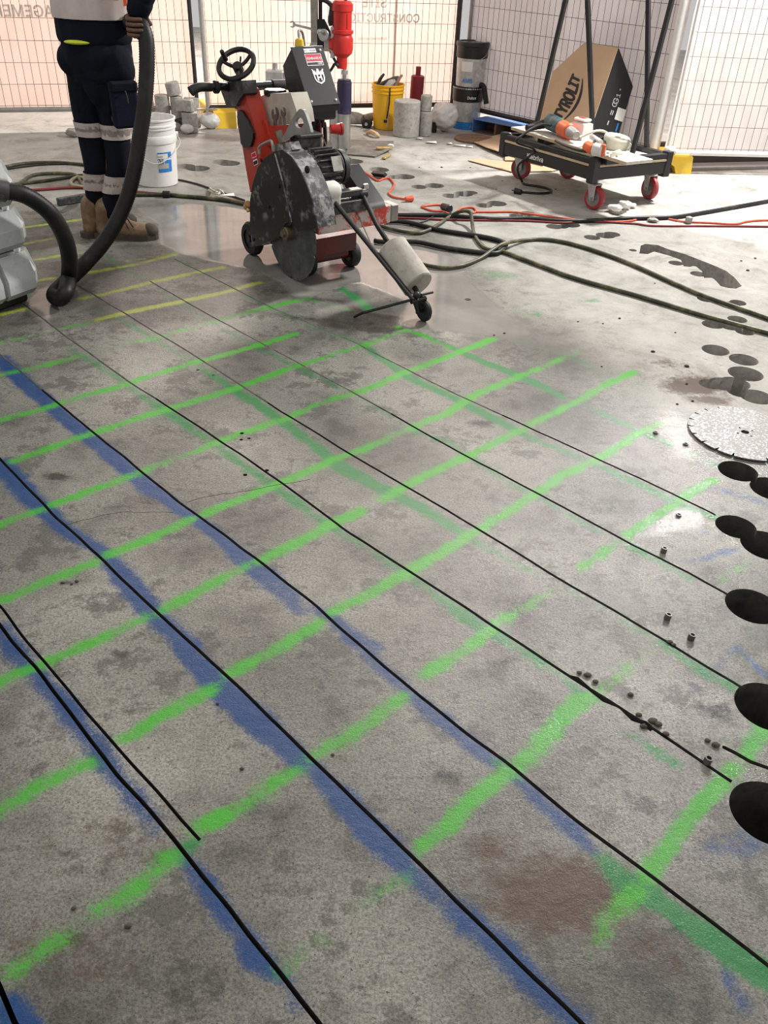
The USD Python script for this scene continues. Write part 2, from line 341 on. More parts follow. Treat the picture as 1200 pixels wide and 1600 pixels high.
green = strokes([
 [(0,657,.8),(82,635,.8),(107,625,.8),(200,600,1),(225,590,.9),(300,568,.9),(365,550,.9),(420,535,1),(465,520,.7)],
 [(20,721,.8),(131,681,.9),(150,675,.9),(240,646,1),(300,628,1),(372,606,1),(440,580,.9),(533,550,.7),(563,542,.9),(627,517,.5),(660,508,0)],
 [(0,820,.8),(60,797,.8)],[(85,787,.9),(215,740,.9),(232,732,.7),(300,708,.5)],[(300,708,.6),(343,690,1),(377,677,1),(443,655,.9),(507,627,.7),(560,613,1),(593,600,1),(633,582,.9),(700,557,1),(775,528,1.2)],
 [(0,938,.8),(150,877,.9)],[(172,867,.9),(240,838,1),(298,812,.9)],[(318,803,.9,.024),(383,777,1,.024),(443,753,1),(480,737,1),(533,713,.9),(567,703,1),(620,677,.7),(697,647,1),(742,617,1),(792,596,.9),(875,562,.7),(910,545,.4)],
 [(0,1065,.8),(60,1040,.9),(130,1010,.9),(185,985,.8),(225,967,.8)],[(255,953,.9),(300,930,.9),(385,885,.8)],[(405,878,1),(525,815,1.1),(567,798,1)],[(600,780,.9),(640,755,1),(655,748,1),(730,713,1),(817,670,.8),(883,637,.9),(940,605,.8),(990,582,1)],
 [(0,1268,.8),(75,1220,.8),(140,1192,.7)],[(195,1155,.8),(240,1125,1),(335,1075,.9)],[(358,1054,.9),(440,1010,.9),(500,972,.9)],[(520,957,1),(560,937,.9),(640,893,1.1),(700,857,1.1),(760,820,.9),(840,770,.9),(883,740,1),(930,720,.9),(1000,675,1),(1050,655,.5),(1100,645,.15)],
 [(23,1519,.8,.026),(93,1467,.6)],[(137,1432,.5),(216,1385,.9,.03),(268,1344,.8,.03)],[(300,1300,.5),(345,1277,1.5,.02),(365,1265,.6)],[(380,1257,.8,.026),(430,1222,.8,.028),(467,1204,.6)],[(490,1180,.8),(560,1140,.9),(627,1090,.9)],[(650,1060,.4),(672,1048,1.4,.02),(710,1028,.8),(740,1005,.9),(765,985,1)],[(775,975,.9),(830,945,.6),(870,915,.4)],[(905,888,.6),(935,870,.8),(970,845,.5)],[(980,836,.9),(1060,785,.8),(1075,772,1),(1115,750,.9)],
 [(437,1519,.5,.026),(500,1470,.4)],[(560,1425,.3),(590,1400,.6,.018),(630,1373,.5)],[(650,1335,.4),(662,1320,.9,.02),(694,1297,.9),(742,1246,1.1),(790,1212,.9)],[(806,1204,.8),(846,1158,1.0,.028),(900,1100,1.2,.03),(933,1083,.7)],[(945,1075,.6),(975,1050,.6),(1025,1008,.25)],[(1110,920,.3),(1147,895,.5),(1172,876,.3)],
 [(896,1520,.3),(933,1480,.5),(945,1440,.7),(992,1395,.9)],[(1012,1370,1),(1029,1342,1),(1067,1292,1.1,.022),(1100,1250,1.1,.022),(1150,1200,.9)],[(1165,1180,.9),(1200,1130,1.1)],
 [(300,512,.5),(350,498,.7),(427,478,.9),(480,466,1)],[(0,586,.6),(30,580,.7),(92,566,.8),(137,553,.4),(160,545,.4),(225,532,.6),(300,512,.6)],
 [(0,536,.5),(67,520,.5),(100,513,.6),(140,504,.7)],[(620,512,.9),(660,523,.9),(700,543,.7)],[(640,515,.6),(600,525,.3)],[(490,470,.5),(560,488,.5)],[(1010,640,.0),(1050,660,.3)]])
dull = strokes([
 [(100,540,.3),(160,575,.5),(225,620,.5),(262,645,.9),(320,685,.5),(430,762,.8),(500,812,.6),(600,872,.5),(690,935,.5),(725,962,1),(760,985,.9),(800,1005,.6),(870,1052,.4),(905,1080,.6),(940,1095,.5)],
 [(975,1145,.4),(1030,1178,.5),(1060,1195,.5)],
 [(150,480,.3),(200,505,.5),(300,565,.4),(370,612,.8),(420,643,.9,.026),(490,695,.8),(540,735,1.0,.03),(600,765,1,.026),(655,792,.9),(750,850,.5),(860,908,.3),(950,955,.3),(1020,995,.5),(1090,1045,.7),(1140,1070,.6)],
 [(250,455,.4),(350,515,.4),(470,578,.5),(560,618,.4),(640,672,.4),(700,692,.6),(780,745,.5),(860,788,.4),(950,838,.4),(1000,862,.6),(1080,905,.4)],
 [(273,404,.4),(400,470,.4),(500,515,.4),(560,535,.5),(640,590,1),(700,618,.8),(760,648,1),(830,685,.6),(900,712,.5),(1000,757,.7),(1060,788,.8),(1115,808,.6)],
 [(690,535,.6),(742,560,.8),(812,588,1),(850,605,.9),(880,622,.6)],[(910,632,.4),(990,670,.6),(1020,683,.7)],[(1040,690,.7,.03),(1052,697,.5)],[(1085,710,.4,.05),(1120,725,.4,.04)],[(805,530,.5),(860,545,.5),(920,572,.4),(955,590,.2)],
 [(940,1340,.6),(975,1375,.9,.03),(1000,1390,1.1,.03),(1040,1415,.8,.026),(1100,1460,.9,.028),(1160,1500,.9,.03),(1200,1525,.9,.03),(1280,1580,.8,.03)],
 [(520,440,.5),(555,465,.8,.03),(580,485,.9,.03)],[(150,385,.3),(190,420,.4),(235,437,.4)],[(20,430,.3),(60,480,.6),(90,500,.3)],[(70,340,.5),(100,375,.5)],[(240,1350,.4),(300,1322,.6,.03)],[(780,1190,.5),(810,1215,.5)],
 [(1170,1180,.4),(1050,1110,.0)],[(850,875,.2),(870,885,.3)]])
blue = strokes([
 [(0,560,.9,.034),(40,600,1.1,.034),(110,660,1,.030),(165,705,1,.030),(230,760,1,.030),(290,802,.8,.026),(310,815,.8,.026),(350,845,.9,.024),(430,905,.8,.024),(480,945,.5,.02),(520,965,.8,.026),(570,1015,.7,.026),(610,1055,.6,.026),(680,1118,.7,.026),(720,1150,.8,.026),(770,1188,.7,.024)],
 [(330,830,.5,.022),(380,880,.9,.024),(470,955,.5)],[(550,985,.5,.02),(590,1015,.7,.02)],
 [(0,725,.9,.038),(50,780,1.0,.034),(105,830,.9,.028),(140,850,.6,.026)],[(115,830,.6,.026),(160,862,.8,.026),(195,905,1,.034),(245,965,.9,.034),(300,1010,.7,.028)],
 [(270,1000,.7),(310,1040,1,.03),(350,1080,1.1,.034),(400,1125,1.1,.034),(460,1180,.9,.03),(475,1195,.8)],[(475,1180,.6),(540,1255,.9,.03),(590,1310,1.1,.032),(625,1345,.9,.028),(640,1365,.6)],[(660,1375,.6,.03),(720,1430,.7,.03),(790,1490,.9,.03),(850,1550,.6,.03),(900,1600,.7,.03)],
 [(0,985,.7,.036),(60,1060,.7,.03),(110,1110,.8,.03),(150,1165,.7,.03),(200,1240,.6,.03),(240,1290,.5,.03)],[(290,1340,.6),(330,1400,.7,.024),(380,1460,.7,.024),(400,1500,.9,.024),(440,1530,.5),(470,1570,.4)],
 [(15,1580,.9,.03),(40,1610,.9,.03)],[(1050,1120,.0),(1150,1010,.4,.02),(1170,1030,.6,.018),(1195,1060,.4,.02)],[(1060,880,.3,.02),(1110,870,.5,.02),(1155,858,.5,.02)],[(1100,760,.4,.03),(1150,770,.4,.03),(1200,790,.4,.03)],[(1110,1330,.4,.03),(1130,1325,.5,.03),(1200,1310,.5,.03)],[(1135,1520,.5,.016),(1165,1570,.6,.02)],[(1070,820,.3,.03),(1100,830,.4,.02)],
 [(840,1250,.6,.02),(900,1300,.9,.022),(930,1330,.6,.02)],[(800,1210,.7,.02),(840,1245,.8,.022)]])
yellow = strokes([
 [(20,358,.8),(147,340,.9)],[(38,381,.8),(80,373,.7)],[(45,408,.7),(91,400,.8),(150,392,.4)],[(50,440,.9,.024),(85,434,.8)],[(113,430,1),(163,422,1),(213,413,.8),(273,398,.9)],
 [(95,472,.9),(160,460,.8),(233,442,1),(300,427,1),(347,418,.9)],[(0,492,1.1,.024),(35,482,1)],[(100,478,.8,.03),(85,470,.8)],[(150,500,.8),(200,488,1.2),(313,465,1.2),(365,453,1),(405,441,1.1)],[(200,408,.5),(280,395,.5)],
 [(640,358,.4,.05),(670,350,.4,.05)],[(610,410,.3,.06),(660,405,.3,.06)],[(120,310,.3),(200,300,.3)],[(760,480,.15,.1),(830,470,.2,.1)],[(330,300,.4),(420,285,.3)]])
blotch_green = blobs([(665,412,.08,.06,.5),(780,430,.16,.08,.45),(830,490,.10,.06,.4),(760,500,.12,.05,.4),(925,470,.10,.05,.4),(640,440,.1,.06,.2),(1000,600,.08,.05,.3),(60,395,.15,.05,.3),(160,345,.1,.05,.3)])
slurry = area([(215,326),(300,318),(395,322),(420,335),(640,330),(655,345),(640,372),(690,388),(725,410),(735,440),(770,470),(805,500),(835,522),(800,531),(770,527),(700,518),(650,513),(622,505),(628,490),(640,472),(600,455),(560,441),(500,456),(468,469),(440,440),(395,421),(330,407),(285,396),(252,380),(250,350)], .012)
slurry = np.maximum(slurry, area([(40,478),(60,452),(85,445),(110,430),(112,445),(125,455),(120,470),(75,500),(80,520),(70,522),(66,500)], .008)*.9)
slurry = np.maximum(slurry, area([(1003,836),(1030,815),(1060,792),(1095,800),(1105,815),(1085,830),(1050,828),(1040,838),(1015,840)], .008)*.36)
slurry = np.maximum(slurry, area([(1030,650),(1050,625),(1075,655),(1072,690),(1090,720),(1060,715),(1045,690)], .02)*.35)
slurry = np.maximum(slurry, area([(720,510),(830,522),(905,548),(880,556),(800,532)], .015)*.5)
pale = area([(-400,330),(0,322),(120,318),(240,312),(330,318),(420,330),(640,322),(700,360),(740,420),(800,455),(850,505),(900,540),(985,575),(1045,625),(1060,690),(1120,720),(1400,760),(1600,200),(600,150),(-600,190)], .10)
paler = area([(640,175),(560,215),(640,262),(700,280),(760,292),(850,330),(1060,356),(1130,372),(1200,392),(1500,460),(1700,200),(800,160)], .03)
brown = blobs([(150,1330,.3,.15,.36),(250,1500,.35,.12,.46),(480,1420,.2,.1,.45),(560,1570,.3,.08,.46),(60,1150,.2,.1,.3),(1078,600,.15,.10,1.05),(1035,568,.16,.08,.65),(1110,625,.12,.06,.6),(870,1400,.20,.10,.9),(760,1330,.10,.06,.6),(900,1440,.12,.06,.7),(960,1400,.1,.05,.5),(620,1330,.14,.07,.5),(430,1380,.12,.06,.5),(1000,1480,.12,.07,.5),(1130,560,.25,.12,.35),(1010,490,.3,.1,.25),(900,1120,.0001,.0001,0),(760,1480,.12,.05,.3)])
darks = blobs([(330,452,.5,.16,.50),(120,520,.4,.14,.45),(480,500,.3,.08,.4),(780,440,.30,.10,.42),(850,520,.25,.08,.45),(700,395,.2,.08,.35),(650,240,.35,.10,.4),(600,255,.3,.1,.4),(880,470,.3,.06,.35),(320,240,.4,.12,.35),(120,280,.3,.2,.3),(88,745,.05,.025,.9),(185,1022,.03,.018,.8),(98,910,.025,.012,.8),(700,1215,.05,.02,.9),(750,662,.07,.035,.8),(575,530,.03,.02,.6),(1120,1110,.06,.035,.8),(240,1030,.02,.01,.4),(330,770,.04,.02,.4),(390,850,.03,.015,.6),(200,690,.1,.05,.4),(560,575,.06,.03,.6),(800,690,.05,.02,.6),(120,1470,.03,.02,.6),(105,1335,.05,.02,.5),(640,720,.06,.03,.4),(820,600,.12,.03,.5),(690,740,.03,.015,.7),(130,600,.1,.05,.35),(610,430,.0001,.0001,0),(440,455,.25,.06,.5),(330,430,.3,.08,.5),(560,505,.2,.05,.5),(880,590,.1,.03,.5),(90,560,.3,.1,.3),(300,1540,.12,.06,.5),(520,1560,.1,.05,.4),(380,1330,.2,.06,.3)])
damp = np.clip(blobs([(1000,1000,.62,.9,1.),(1100,720,.6,.5,.9),(1030,820,.35,.3,1.)])*.95+.32*area([(-300,330),(420,420),(900,545),(1050,640),(1400,1000),(1600,1900),(-900,1900)], .15), 0, 1)
n1 = (meshkit.fbm(np.c_[pts*3.1, np.zeros(len(pts))], 4, 3).reshape(NY, NX)-.5)*2
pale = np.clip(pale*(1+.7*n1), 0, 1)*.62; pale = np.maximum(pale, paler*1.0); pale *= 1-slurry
brown = np.clip(brown*(1+1.2*n1), 0, 1)
FIELDS = {'paint': np.stack([green, np.maximum(dull, blotch_green*.9), blue], -1), 'surf': np.stack([slurry, pale, brown], -1), 'misc': np.stack([damp, darks, yellow], -1)}
for k in ('paint', 'misc'): FIELDS[k][..., :] *= (1-.75*slurry)[..., None] if k == 'paint' else 1
# cells: whole ones become quads, those cut by an opening are clipped to it
cells = shapely.box(*(a.ravel() for a in (XX[:-1, :-1], YY[:-1, :-1], XX[1:, 1:], YY[1:, 1:])))
shapely.prepare(OPEN); hit = shapely.intersects(OPEN, cells)
iy, ix = np.divmod(np.arange(len(cells)), NX-1); a = iy*NX+ix; ok = ~hit
quads = np.stack([a, a+1, a+1+NX, a+NX], 1)[ok]; Fc = [quads[:, [0, 1, 2]], quads[:, [0, 2, 3]]]
import mapbox_earcut
hi = np.nonzero(hit)[0]; diffs = shapely.difference(cells[hi], OPEN); EV, EF, n0 = [], [], len(pts)
for d in diffs:
    for g in getattr(d, 'geoms', [d]):
        if g.is_empty or g.geom_type != 'Polygon' or g.area < 1e-9: continue
        rings = [np.asarray(r.coords)[:-1] for r in (g.exterior, *g.interiors)]; v = np.vstack(rings)
        t = np.asarray(mapbox_earcut.triangulate_float64(v, np.cumsum([len(r) for r in rings]).astype(np.uint32))).reshape(-1, 3)
        q = v[t]; s = np.cross(np.c_[q[:, 1]-q[:, 0], np.zeros(len(t))], np.c_[q[:, 2]-q[:, 0], np.zeros(len(t))])[:, 2] if len(t) else np.zeros(0)
        t = np.where((s < 0)[:, None], t[:, ::-1], t); EF.append(t+n0); EV.append(v); n0 += len(v)
EV = np.vstack(EV); allp = np.vstack([pts, EV]); F = np.vstack(Fc+EF).astype(int)
def sample(f, p):
    x = np.clip((p[:, 0]-xs[0])/DX, 0, NX-1.001); y = np.clip((p[:, 1]-ys[0])/DX, 0, NY-1.001); i = x.astype(int); j = y.astype(int); fx = (x-i)[:, None]; fy = (y-j)[:, None]
    return (f[j, i]*(1-fx)+f[j, i+1]*fx)*(1-fy)+(f[j+1, i]*(1-fx)+f[j+1, i+1]*fx)*fy
# the rest of the slab, out to where the photograph no longer looks, in coarse cells round the fine ones
X0, X1, Y0, Y1 = xs[0], xs[-1], ys[0], ys[-1]; CV, CF = [], []
for (x0, x1, y0, y1) in ((-9, X0, -3, 16), (X1, 9, -3, 16), (X0, X1, -3, Y0), (X0, X1, Y1, 16)):
    ax, ay = np.linspace(x0, x1, 41), np.linspace(y0, y1, 61); gx, gy = np.meshgrid(ax, ay); b = len(allp)+sum(len(v) for v in CV)
    k = (np.arange(60)[:, None]*41+np.arange(40)).ravel()+b; CV.append(np.c_[gx.ravel(), gy.ravel()]); CF += [np.stack([k, k+1, k+42], 1), np.stack([k, k+42, k+41], 1)]
CV = np.vstack(CV); F = np.vstack([F]+CF); V = np.zeros((len(allp)+len(CV), 3)); V[:, :2] = np.vstack([allp, CV])
fl = UsdGeom.Xform.Define(stage, '/World/floor').GetPrim(); tagp(fl, 'grey concrete slab marked with a spray-painted grid, saw cuts and core holes', 'floor', None, 'structure')
gcol = lambda c, k: tuple(x*k for x in c)
FN = {'g': ('geometry', {}),
 'n1': ('noise_texture', {'scale': 2.3, 'detail': 9., 'roughness': .68}), 'r1': ('rgb_ramp', {'ramp': [(.37, (.076, .074, .065)), (.49, (.183, .179, .157)), (.61, (.298, .292, .258))]}),
 'n2': ('noise_texture', {'scale': 170., 'detail': 5., 'roughness': .8}), 'r2': ('rgb_ramp', {'ramp': [(.40, (.30, .30, .30)), (.50, (.95, .95, .95)), (.60, (1.45, 1.45, 1.45))]}), 'm2': ('mix_color', {'blend_type': 'multiply', 'fac': .60, 'use_clamp': False}),
 'n3': ('noise_texture', {'scale': 4.6, 'detail': 12., 'roughness': .80}), 'r3': ('rgb_ramp', {'ramp': [(.505, (0, 0, 0)), (.575, (1, 1, 1))]}), 'm3': ('mix_color', {'b': (.040, .038, .034)}), 'k3': ('math', {'math_type': 'multiply', 'value2': .70}), 'n4': ('noise_texture', {'scale': 150., 'detail': 3., 'roughness': .6}), 'r4': ('rgb_ramp', {'ramp': [(.645, (0, 0, 0)), (.67, (1, 1, 1))]}), 'm4': ('mix_color', {'b': (.045, .043, .040)}),
 'vo': ('voronoi_texture', {'scale': 34.}), 
 'ps': ('attribute', {'attribute': 'paint'}), 'ss': ('attribute', {'attribute': 'surf'}), 'ms': ('attribute', {'attribute': 'misc'}),
 'pp': ('separate_color', {}), 'sp': ('separate_color', {}), 'mp': ('separate_color', {}),
 'nd': ('noise_texture', {'scale': 24., 'detail': 10., 'roughness': .8}),
 'dk': ('math', {'math_type': 'multiply_add', 'value2': -5., 'value3': 1.65}), 'dk2': ('math', {'math_type': 'multiply_add', 'value2': 2.5, 'use_clamp': True}), 'mdk': ('mix_color', {'b': (.040, .038, .035)}),
 'bk': ('math', {'math_type': 'multiply_add', 'value2': 2.2, 'use_clamp': True}), 'mbk': ('mix_color', {'b': (.078, .050, .036)}),
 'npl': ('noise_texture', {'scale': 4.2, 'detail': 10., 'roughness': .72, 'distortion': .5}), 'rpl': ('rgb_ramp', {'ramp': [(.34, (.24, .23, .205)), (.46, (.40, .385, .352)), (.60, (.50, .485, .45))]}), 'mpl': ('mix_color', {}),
 'npn': ('noise_texture', {'scale': 210., 'detail': 5., 'roughness': .8}), 'npw': ('noise_texture', {'scale': 17., 'detail': 6., 'roughness': .7}), 'nps': ('math', {'math_type': 'multiply_add', 'value2': 3.6, 'value3': -1.55}), 'npa': ('math', {'math_type': 'add'}), 'npx': ('math', {'math_type': 'multiply_add', 'value2': 2.6, 'value3': -.80}),
}
FL = [('g.position', x+'.vector') for x in ('n1', 'n2', 'n3', 'n4', 'nd', 'npl', 'npn', 'npw')] + [
 ('n1.fac', 'r1.fac'), ('n2.fac', 'r2.fac'), ('r1.color', 'm2.a'), ('r2.color', 'm2.b'), ('n3.fac', 'r3.fac'), ('r3.color', 'k3.value1'), ('k3.value', 'm3.fac'), ('m2.result', 'm3.a'),
 ('ps.color', 'pp.color'), ('ss.color', 'sp.color'), ('ms.color', 'mp.color'),
 ('nd.fac', 'dk.value1'), ('mp.g', 'dk2.value1'), ('dk.value', 'dk2.value3'), ('dk2.value', 'mdk.fac'), ('n4.fac', 'r4.fac'), ('r4.color', 'm4.fac'), ('m3.result', 'm4.a'), ('m4.result', 'mdk.a'),
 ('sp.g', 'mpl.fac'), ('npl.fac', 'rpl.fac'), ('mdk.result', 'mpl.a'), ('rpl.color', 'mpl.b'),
 ('sp.b', 'bk.value1'), ('dk.value', 'bk.value3'), ('mpl.result', 'mbk.a'), ('bk.value', 'mbk.fac'),
 ('npn.fac', 'nps.value1'), ('nps.value', 'npa.value1'), ('npw.fac', 'npx.value1'), ('npx.value', 'npa.value2')]
FN.pop('vo')
src = 'mbk.result'
# each paint: the sprayed strength against a broken-up threshold
for nm, sock, col, gain, off in (('bl', 'pp.b', (.004, .042, .150), 2.5, .70), ('du', 'pp.g', (.012, .17, .040), 2.5, .74), ('ye', 'mp.b', (.36, .43, .045), 1.6, .80), ('gr', 'pp.r', (.045, .33, .018), 1.75, .80)):
    FN['a'+nm] = ('math', {'math_type': 'multiply', 'value2': gain}); FN['s'+nm] = ('math', {'math_type': 'subtract'}); FN['c'+nm] = ('map_range', {'range_type': 'smoothstep', 'from_min': -.26, 'from_max': .92, 'to_min': 0., 'to_max': .90, 'clamp': True}); FN['z'+nm] = ('math', {'math_type': 'greater_than', 'value2': .035}); FN['y'+nm] = ('math', {'math_type': 'multiply', 'use_clamp': True}); FN['m'+nm] = ('mix_color', {'b': col})
    FL += [(sock, f'a{nm}.value1'), (f'a{nm}.value', f's{nm}.value1'), ('npa.value', f's{nm}.value2'), (f's{nm}.value', f'c{nm}.value'), (f'c{nm}.result', f'y{nm}.value1'), (sock, f'z{nm}.value1'), (f'z{nm}.value', f'y{nm}.value2'), (f'y{nm}.value', f'm{nm}.fac'), (src, f'm{nm}.a')]; src = f'm{nm}.result'
FN.update({
 'nsl': ('noise_texture', {'scale': 3.2, 'detail': 6., 'roughness': .55, 'distortion': .6}), 'rsl': ('rgb_ramp', {'ramp': [(.3, (.18, .172, .158)), (.7, (.28, .27, .25))]}), 'msl': ('mix_color', {}), 'ksl': ('math', {'math_type': 'multiply', 'value2': .86}),
 'rd': ('map_range', {'from_min': 0., 'from_max': 1., 'to_min': .62, 'to_max': .14, 'clamp': True}), 'rn': ('math', {'math_type': 'multiply_add', 'value2': .34, 'value3': -.17}), 'ra': ('math', {'math_type': 'add'}), 'rs': ('mix_float', {'b': .045}),
 'bn': ('noise_texture', {'scale': 260., 'detail': 4., 'roughness': .7}), 'bn2': ('noise_texture', {'scale': 24., 'detail': 6., 'roughness': .7}), 'bs': ('math', {'math_type': 'multiply_add', 'value2': 3.0}), 'bst': ('map_range', {'from_min': 0., 'from_max': 1., 'to_min': .55, 'to_max': .02, 'clamp': True}), 'b': ('bump', {'distance': .0022}),
 'p': ('principled_bsdf', {}), 'sl': ('map_range', {'from_min': .25, 'from_max': 1., 'to_min': .13, 'to_max': .46, 'clamp': True}), 'slm': ('math', {'math_type': 'maximum'})})
FL += [('g.position', 'nsl.vector'), ('nsl.fac', 'rsl.fac'), ('sp.r', 'ksl.value1'), ('ksl.value', 'msl.fac'), (src, 'msl.a'), ('rsl.color', 'msl.b'), ('msl.result', 'p.base_color'),
 ('mp.r', 'slm.value1'), ('sp.r', 'slm.value2'), ('slm.value', 'sl.value'), ('sl.result', 'p.specular_ior_level'), ('mp.r', 'rd.value'), ('n3.fac', 'rn.value1'), ('rd.result', 'ra.value1'), ('rn.value', 'ra.value2'), ('ra.value', 'rs.a'), ('sp.r', 'rs.fac'), ('rs.result', 'p.roughness'),
 ('g.position', 'bn.vector'), ('g.position', 'bn2.vector'), ('bn2.fac', 'bs.value1'), ('bn.fac', 'bs.value3'), ('bs.value', 'b.height'), ('sp.r', 'bst.value'), ('bst.result', 'b.strength'), ('b.normal', 'p.normal')]
floor_mat = usdkit.material(stage, '/World/Looks/slab_concrete', FN, FL, surface='p.BSDF')
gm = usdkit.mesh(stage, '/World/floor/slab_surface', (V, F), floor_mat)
api = UsdGeom.PrimvarsAPI(gm)
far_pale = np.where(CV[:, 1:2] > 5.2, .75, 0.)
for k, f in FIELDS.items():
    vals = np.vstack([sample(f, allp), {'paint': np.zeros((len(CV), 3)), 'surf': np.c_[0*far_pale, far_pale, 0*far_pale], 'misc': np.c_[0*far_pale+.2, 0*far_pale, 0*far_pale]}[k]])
    api.CreatePrimvar(k, Sdf.ValueTypeNames.Color3fArray, 'vertex').Set(Vt.Vec3fArray.FromNumpy(vals.astype(np.float32)))
WV, WF = [], []
for g in getattr(OPEN, 'geoms', [OPEN]):
    for r in (g.exterior, *g.interiors):
        c = np.asarray(r.coords); k = len(c); b = sum(len(v) for v in WV); i = np.arange(k-1)
        WV.append(np.vstack([np.c_[c, np.zeros(k)], np.c_[c, np.full(k, -.24)]])); WF += [np.stack([b+i, b+i+k, b+i+1], 1), np.stack([b+i+1, b+i+k, b+i+k+1], 1)]
mk('hole_wall_shaded', (.055, .049, .043), .75, 0, .3, 18, .4, 60, dirt=(.03, .027, .024), dscale=20, dlo=.5, dhi=.62); mk('hole_wall_pale', (.34, .325, .30), .9, 0, .25, 18, .5, 60, dirt=(.22, .21, .19), dscale=26, dlo=.52, dhi=.64)
WV, WF = np.vstack(WV), np.vstack(WF); far_wall = WV[WF][:, :, 1].mean(1) > 2.72; cutw = np.zeros(len(WF), bool)
usdkit.mesh(stage, '/World/floor/cut_face', (WV, WF[~far_wall]), MT['hole_wall_shaded']); usdkit.mesh(stage, '/World/floor/hole_face', (WV, WF[far_wall]), MT['hole_wall_pale'])      # nearby walls have their shade painted in as a darker colour
usdkit.mesh(stage, '/World/floor/slab_underside', rbox((18.4, 19.4, .04), None, (0, 6.5, -.262), .002), MT['hole_void'])

# ---------------------------------------------------------------- fence
FAB = {'g': ('geometry', {}), 'n': ('noise_texture', {'scale': 1.7, 'detail': 4.}), 'r': ('rgb_ramp', {}), 'd': ('diffuse_bsdf', {'roughness': .5}), 't': ('translucent_bsdf', {}), 'm': ('mix_closure', {'fac': .62})}
FABL = [('g.position', 'n.vector'), ('n.fac', 'r.fac'), ('r.color', 'd.color'), ('r.color', 't.color'), ('d.BSDF', 'm.closure1'), ('t.BSDF', 'm.closure2')]
def fabric(name, a, b, tr):
    n = dict(FAB); n['r'] = ('rgb_ramp', {'ramp': [(.35, a), (.65, b)]}); n['m'] = ('mix_closure', {'fac': tr})
    MT[name] = usdkit.material(stage, '/World/Looks/'+name, n, FABL, surface='m.closure')
fabric('mesh_fabric_pink', (.78, .62, .55), (.84, .70, .63), .50); fabric('mesh_fabric_mauve', (.64, .58, .59), (.70, .645, .65), .42); fabric('mesh_fabric_white', (.80, .77, .76), (.86, .83, .81), .45)
mk('fabric_print', (.74, .62, .55), .9)
def fence_panel(a, b, label, group='temporary fence panels', z0=.15, z1=2.15, pitch=.060, frame_m='rail_grey', post_m=('rail_dark', 'rail_dark'), r=.019, rp=(.019, .019), rail_m=None):
    a, b = np.asarray(a, float), np.asarray(b, float); d = unit(b-a); L = np.linalg.norm(b-a)
    t = thing('mesh_fence', label, 'fence', (*(a[:2]+b[:2])/2, 0), group)
    A = lambda s, z: np.array([*(a[:2]+d[:2]*s), z])
    part(t, 'post', cyl(A(rp[0], 0.02 if z0 > .1 else z0), A(rp[0], z1), rp[0], n=14), post_m[0]); part(t, 'post', cyl(A(L-rp[1], .02), A(L-rp[1], z1), rp[1], n=14), post_m[1])
    for z in (z0, z1-.02): part(t, 'rail', cyl(A(.02, z), A(L-.02, z), r, n=14), rail_m or frame_m)
    W = []; w = .0016
    for s in np.arange(.045, L-.03, pitch): W.append(tube([A(s, z0), A(s, z1)], w, 4, False))
    for z in np.arange(z0+.03, z1-.05, .1515): W.append(tube([A(.02, z), A(L-.02, z)], w, 4, False))
    part(t, 'wire_mesh', W, 'wire_dark', kind='stuff'); return A, L, d
def cloth(name, a, b, label, m, off, z0=.14, z1=2.1, amp=.010, freq=3.2, seed=1, prints=()):
    a, b = np.asarray(a, float), np.asarray(b, float); d = unit(b-a); nrm = np.array([-d[1], d[0], 0.]); L = np.linalg.norm((b-a)[:2]); nu, nv = int(L/.03)+2, 64
    S, Z = np.meshgrid(np.linspace(0, L, nu), np.linspace(z0, z1, nv)); p = np.c_[S.ravel()*freq, Z.ravel()*freq*.55, np.full(S.size, seed*3.3)]
    w = (meshkit.fbm(p, 4, seed)-.5)*2*amp; ripple = .004*np.sin(S.ravel()*40+4*np.sin(Z.ravel()*5+seed))*np.exp(-((Z.ravel()-1.0)/.9)**2)
    f = lambda s, z, o: a*[1, 1, 0]+d*s+nrm*o+np.array([0, 0, z])
    P = (a*[1, 1, 0])+np.outer(S.ravel(), d)+np.outer(w+off+ripple, nrm)+np.outer(Z.ravel(), [0, 0, 1])
    k = (np.arange(nv-1)[:, None]*nu+np.arange(nu-1)).ravel(); t = thing(name, label, 'screen', (*(a[:2]+b[:2])/2, 0), 'fence screens')
    part(t, 'sheet', trimesh.Trimesh(P, np.vstack([np.stack([k, k+1, k+nu+1], 1), np.stack([k, k+nu+1, k+nu], 1)]), process=False), m, True)
    for (s, z, h, txt, sx) in prints:                     # printed on the far side, so it shows mirrored
        part(t, 'lettering', text(txt, h, frame(f(s, z, off-amp-.008), d, (0, 0, 1), np.cross(d, [0, 0, 1])), .0006, True, True, sx), 'fabric_print')
    return t
PA, PB = G(-330, 172, .15), G(710, 163, .15); PC = G(311.5, 168, .15); PD = G(324, 168, .15)
BD = unit((PB-PC)*[1, 1, 0])
PA = PC-BD*2.4
fence_panel(PA, PC, 'wire fence panel behind the worker, ending at the dark post', rail_m='rail_grey', post_m=('rail_grey', 'rail_dark'), rp=(.019, .016))
fence_panel(PD+BD*-.012, PB, 'wire fence panel behind the floor saw, with a silver post beside the yellow foot', rail_m='rail_dark', post_m=('galvanised', 'rail_dark'), rp=(.019, .022))
PE = G(722, 166, .15); PF = G(1026, 236, .15); PG = G(1040, 238, .15); PH = G(1216, 242, .15)
fence_panel(PE, PF, 'wire fence panel behind the tall carton and the trolley frame', rail_m='rail_dark', post_m=('rail_grey', 'post_pale'), rp=(.016, .030))
fence_panel(PG, PG+unit(PH-PG)*2.2, 'wire fence panel at the right edge over the pale floor', rail_m='post_pale', post_m=('post_pale', 'post_pale'), rp=(.012, .019))
s0 = lambda p, q: np.linalg.norm((q-p)[:2])
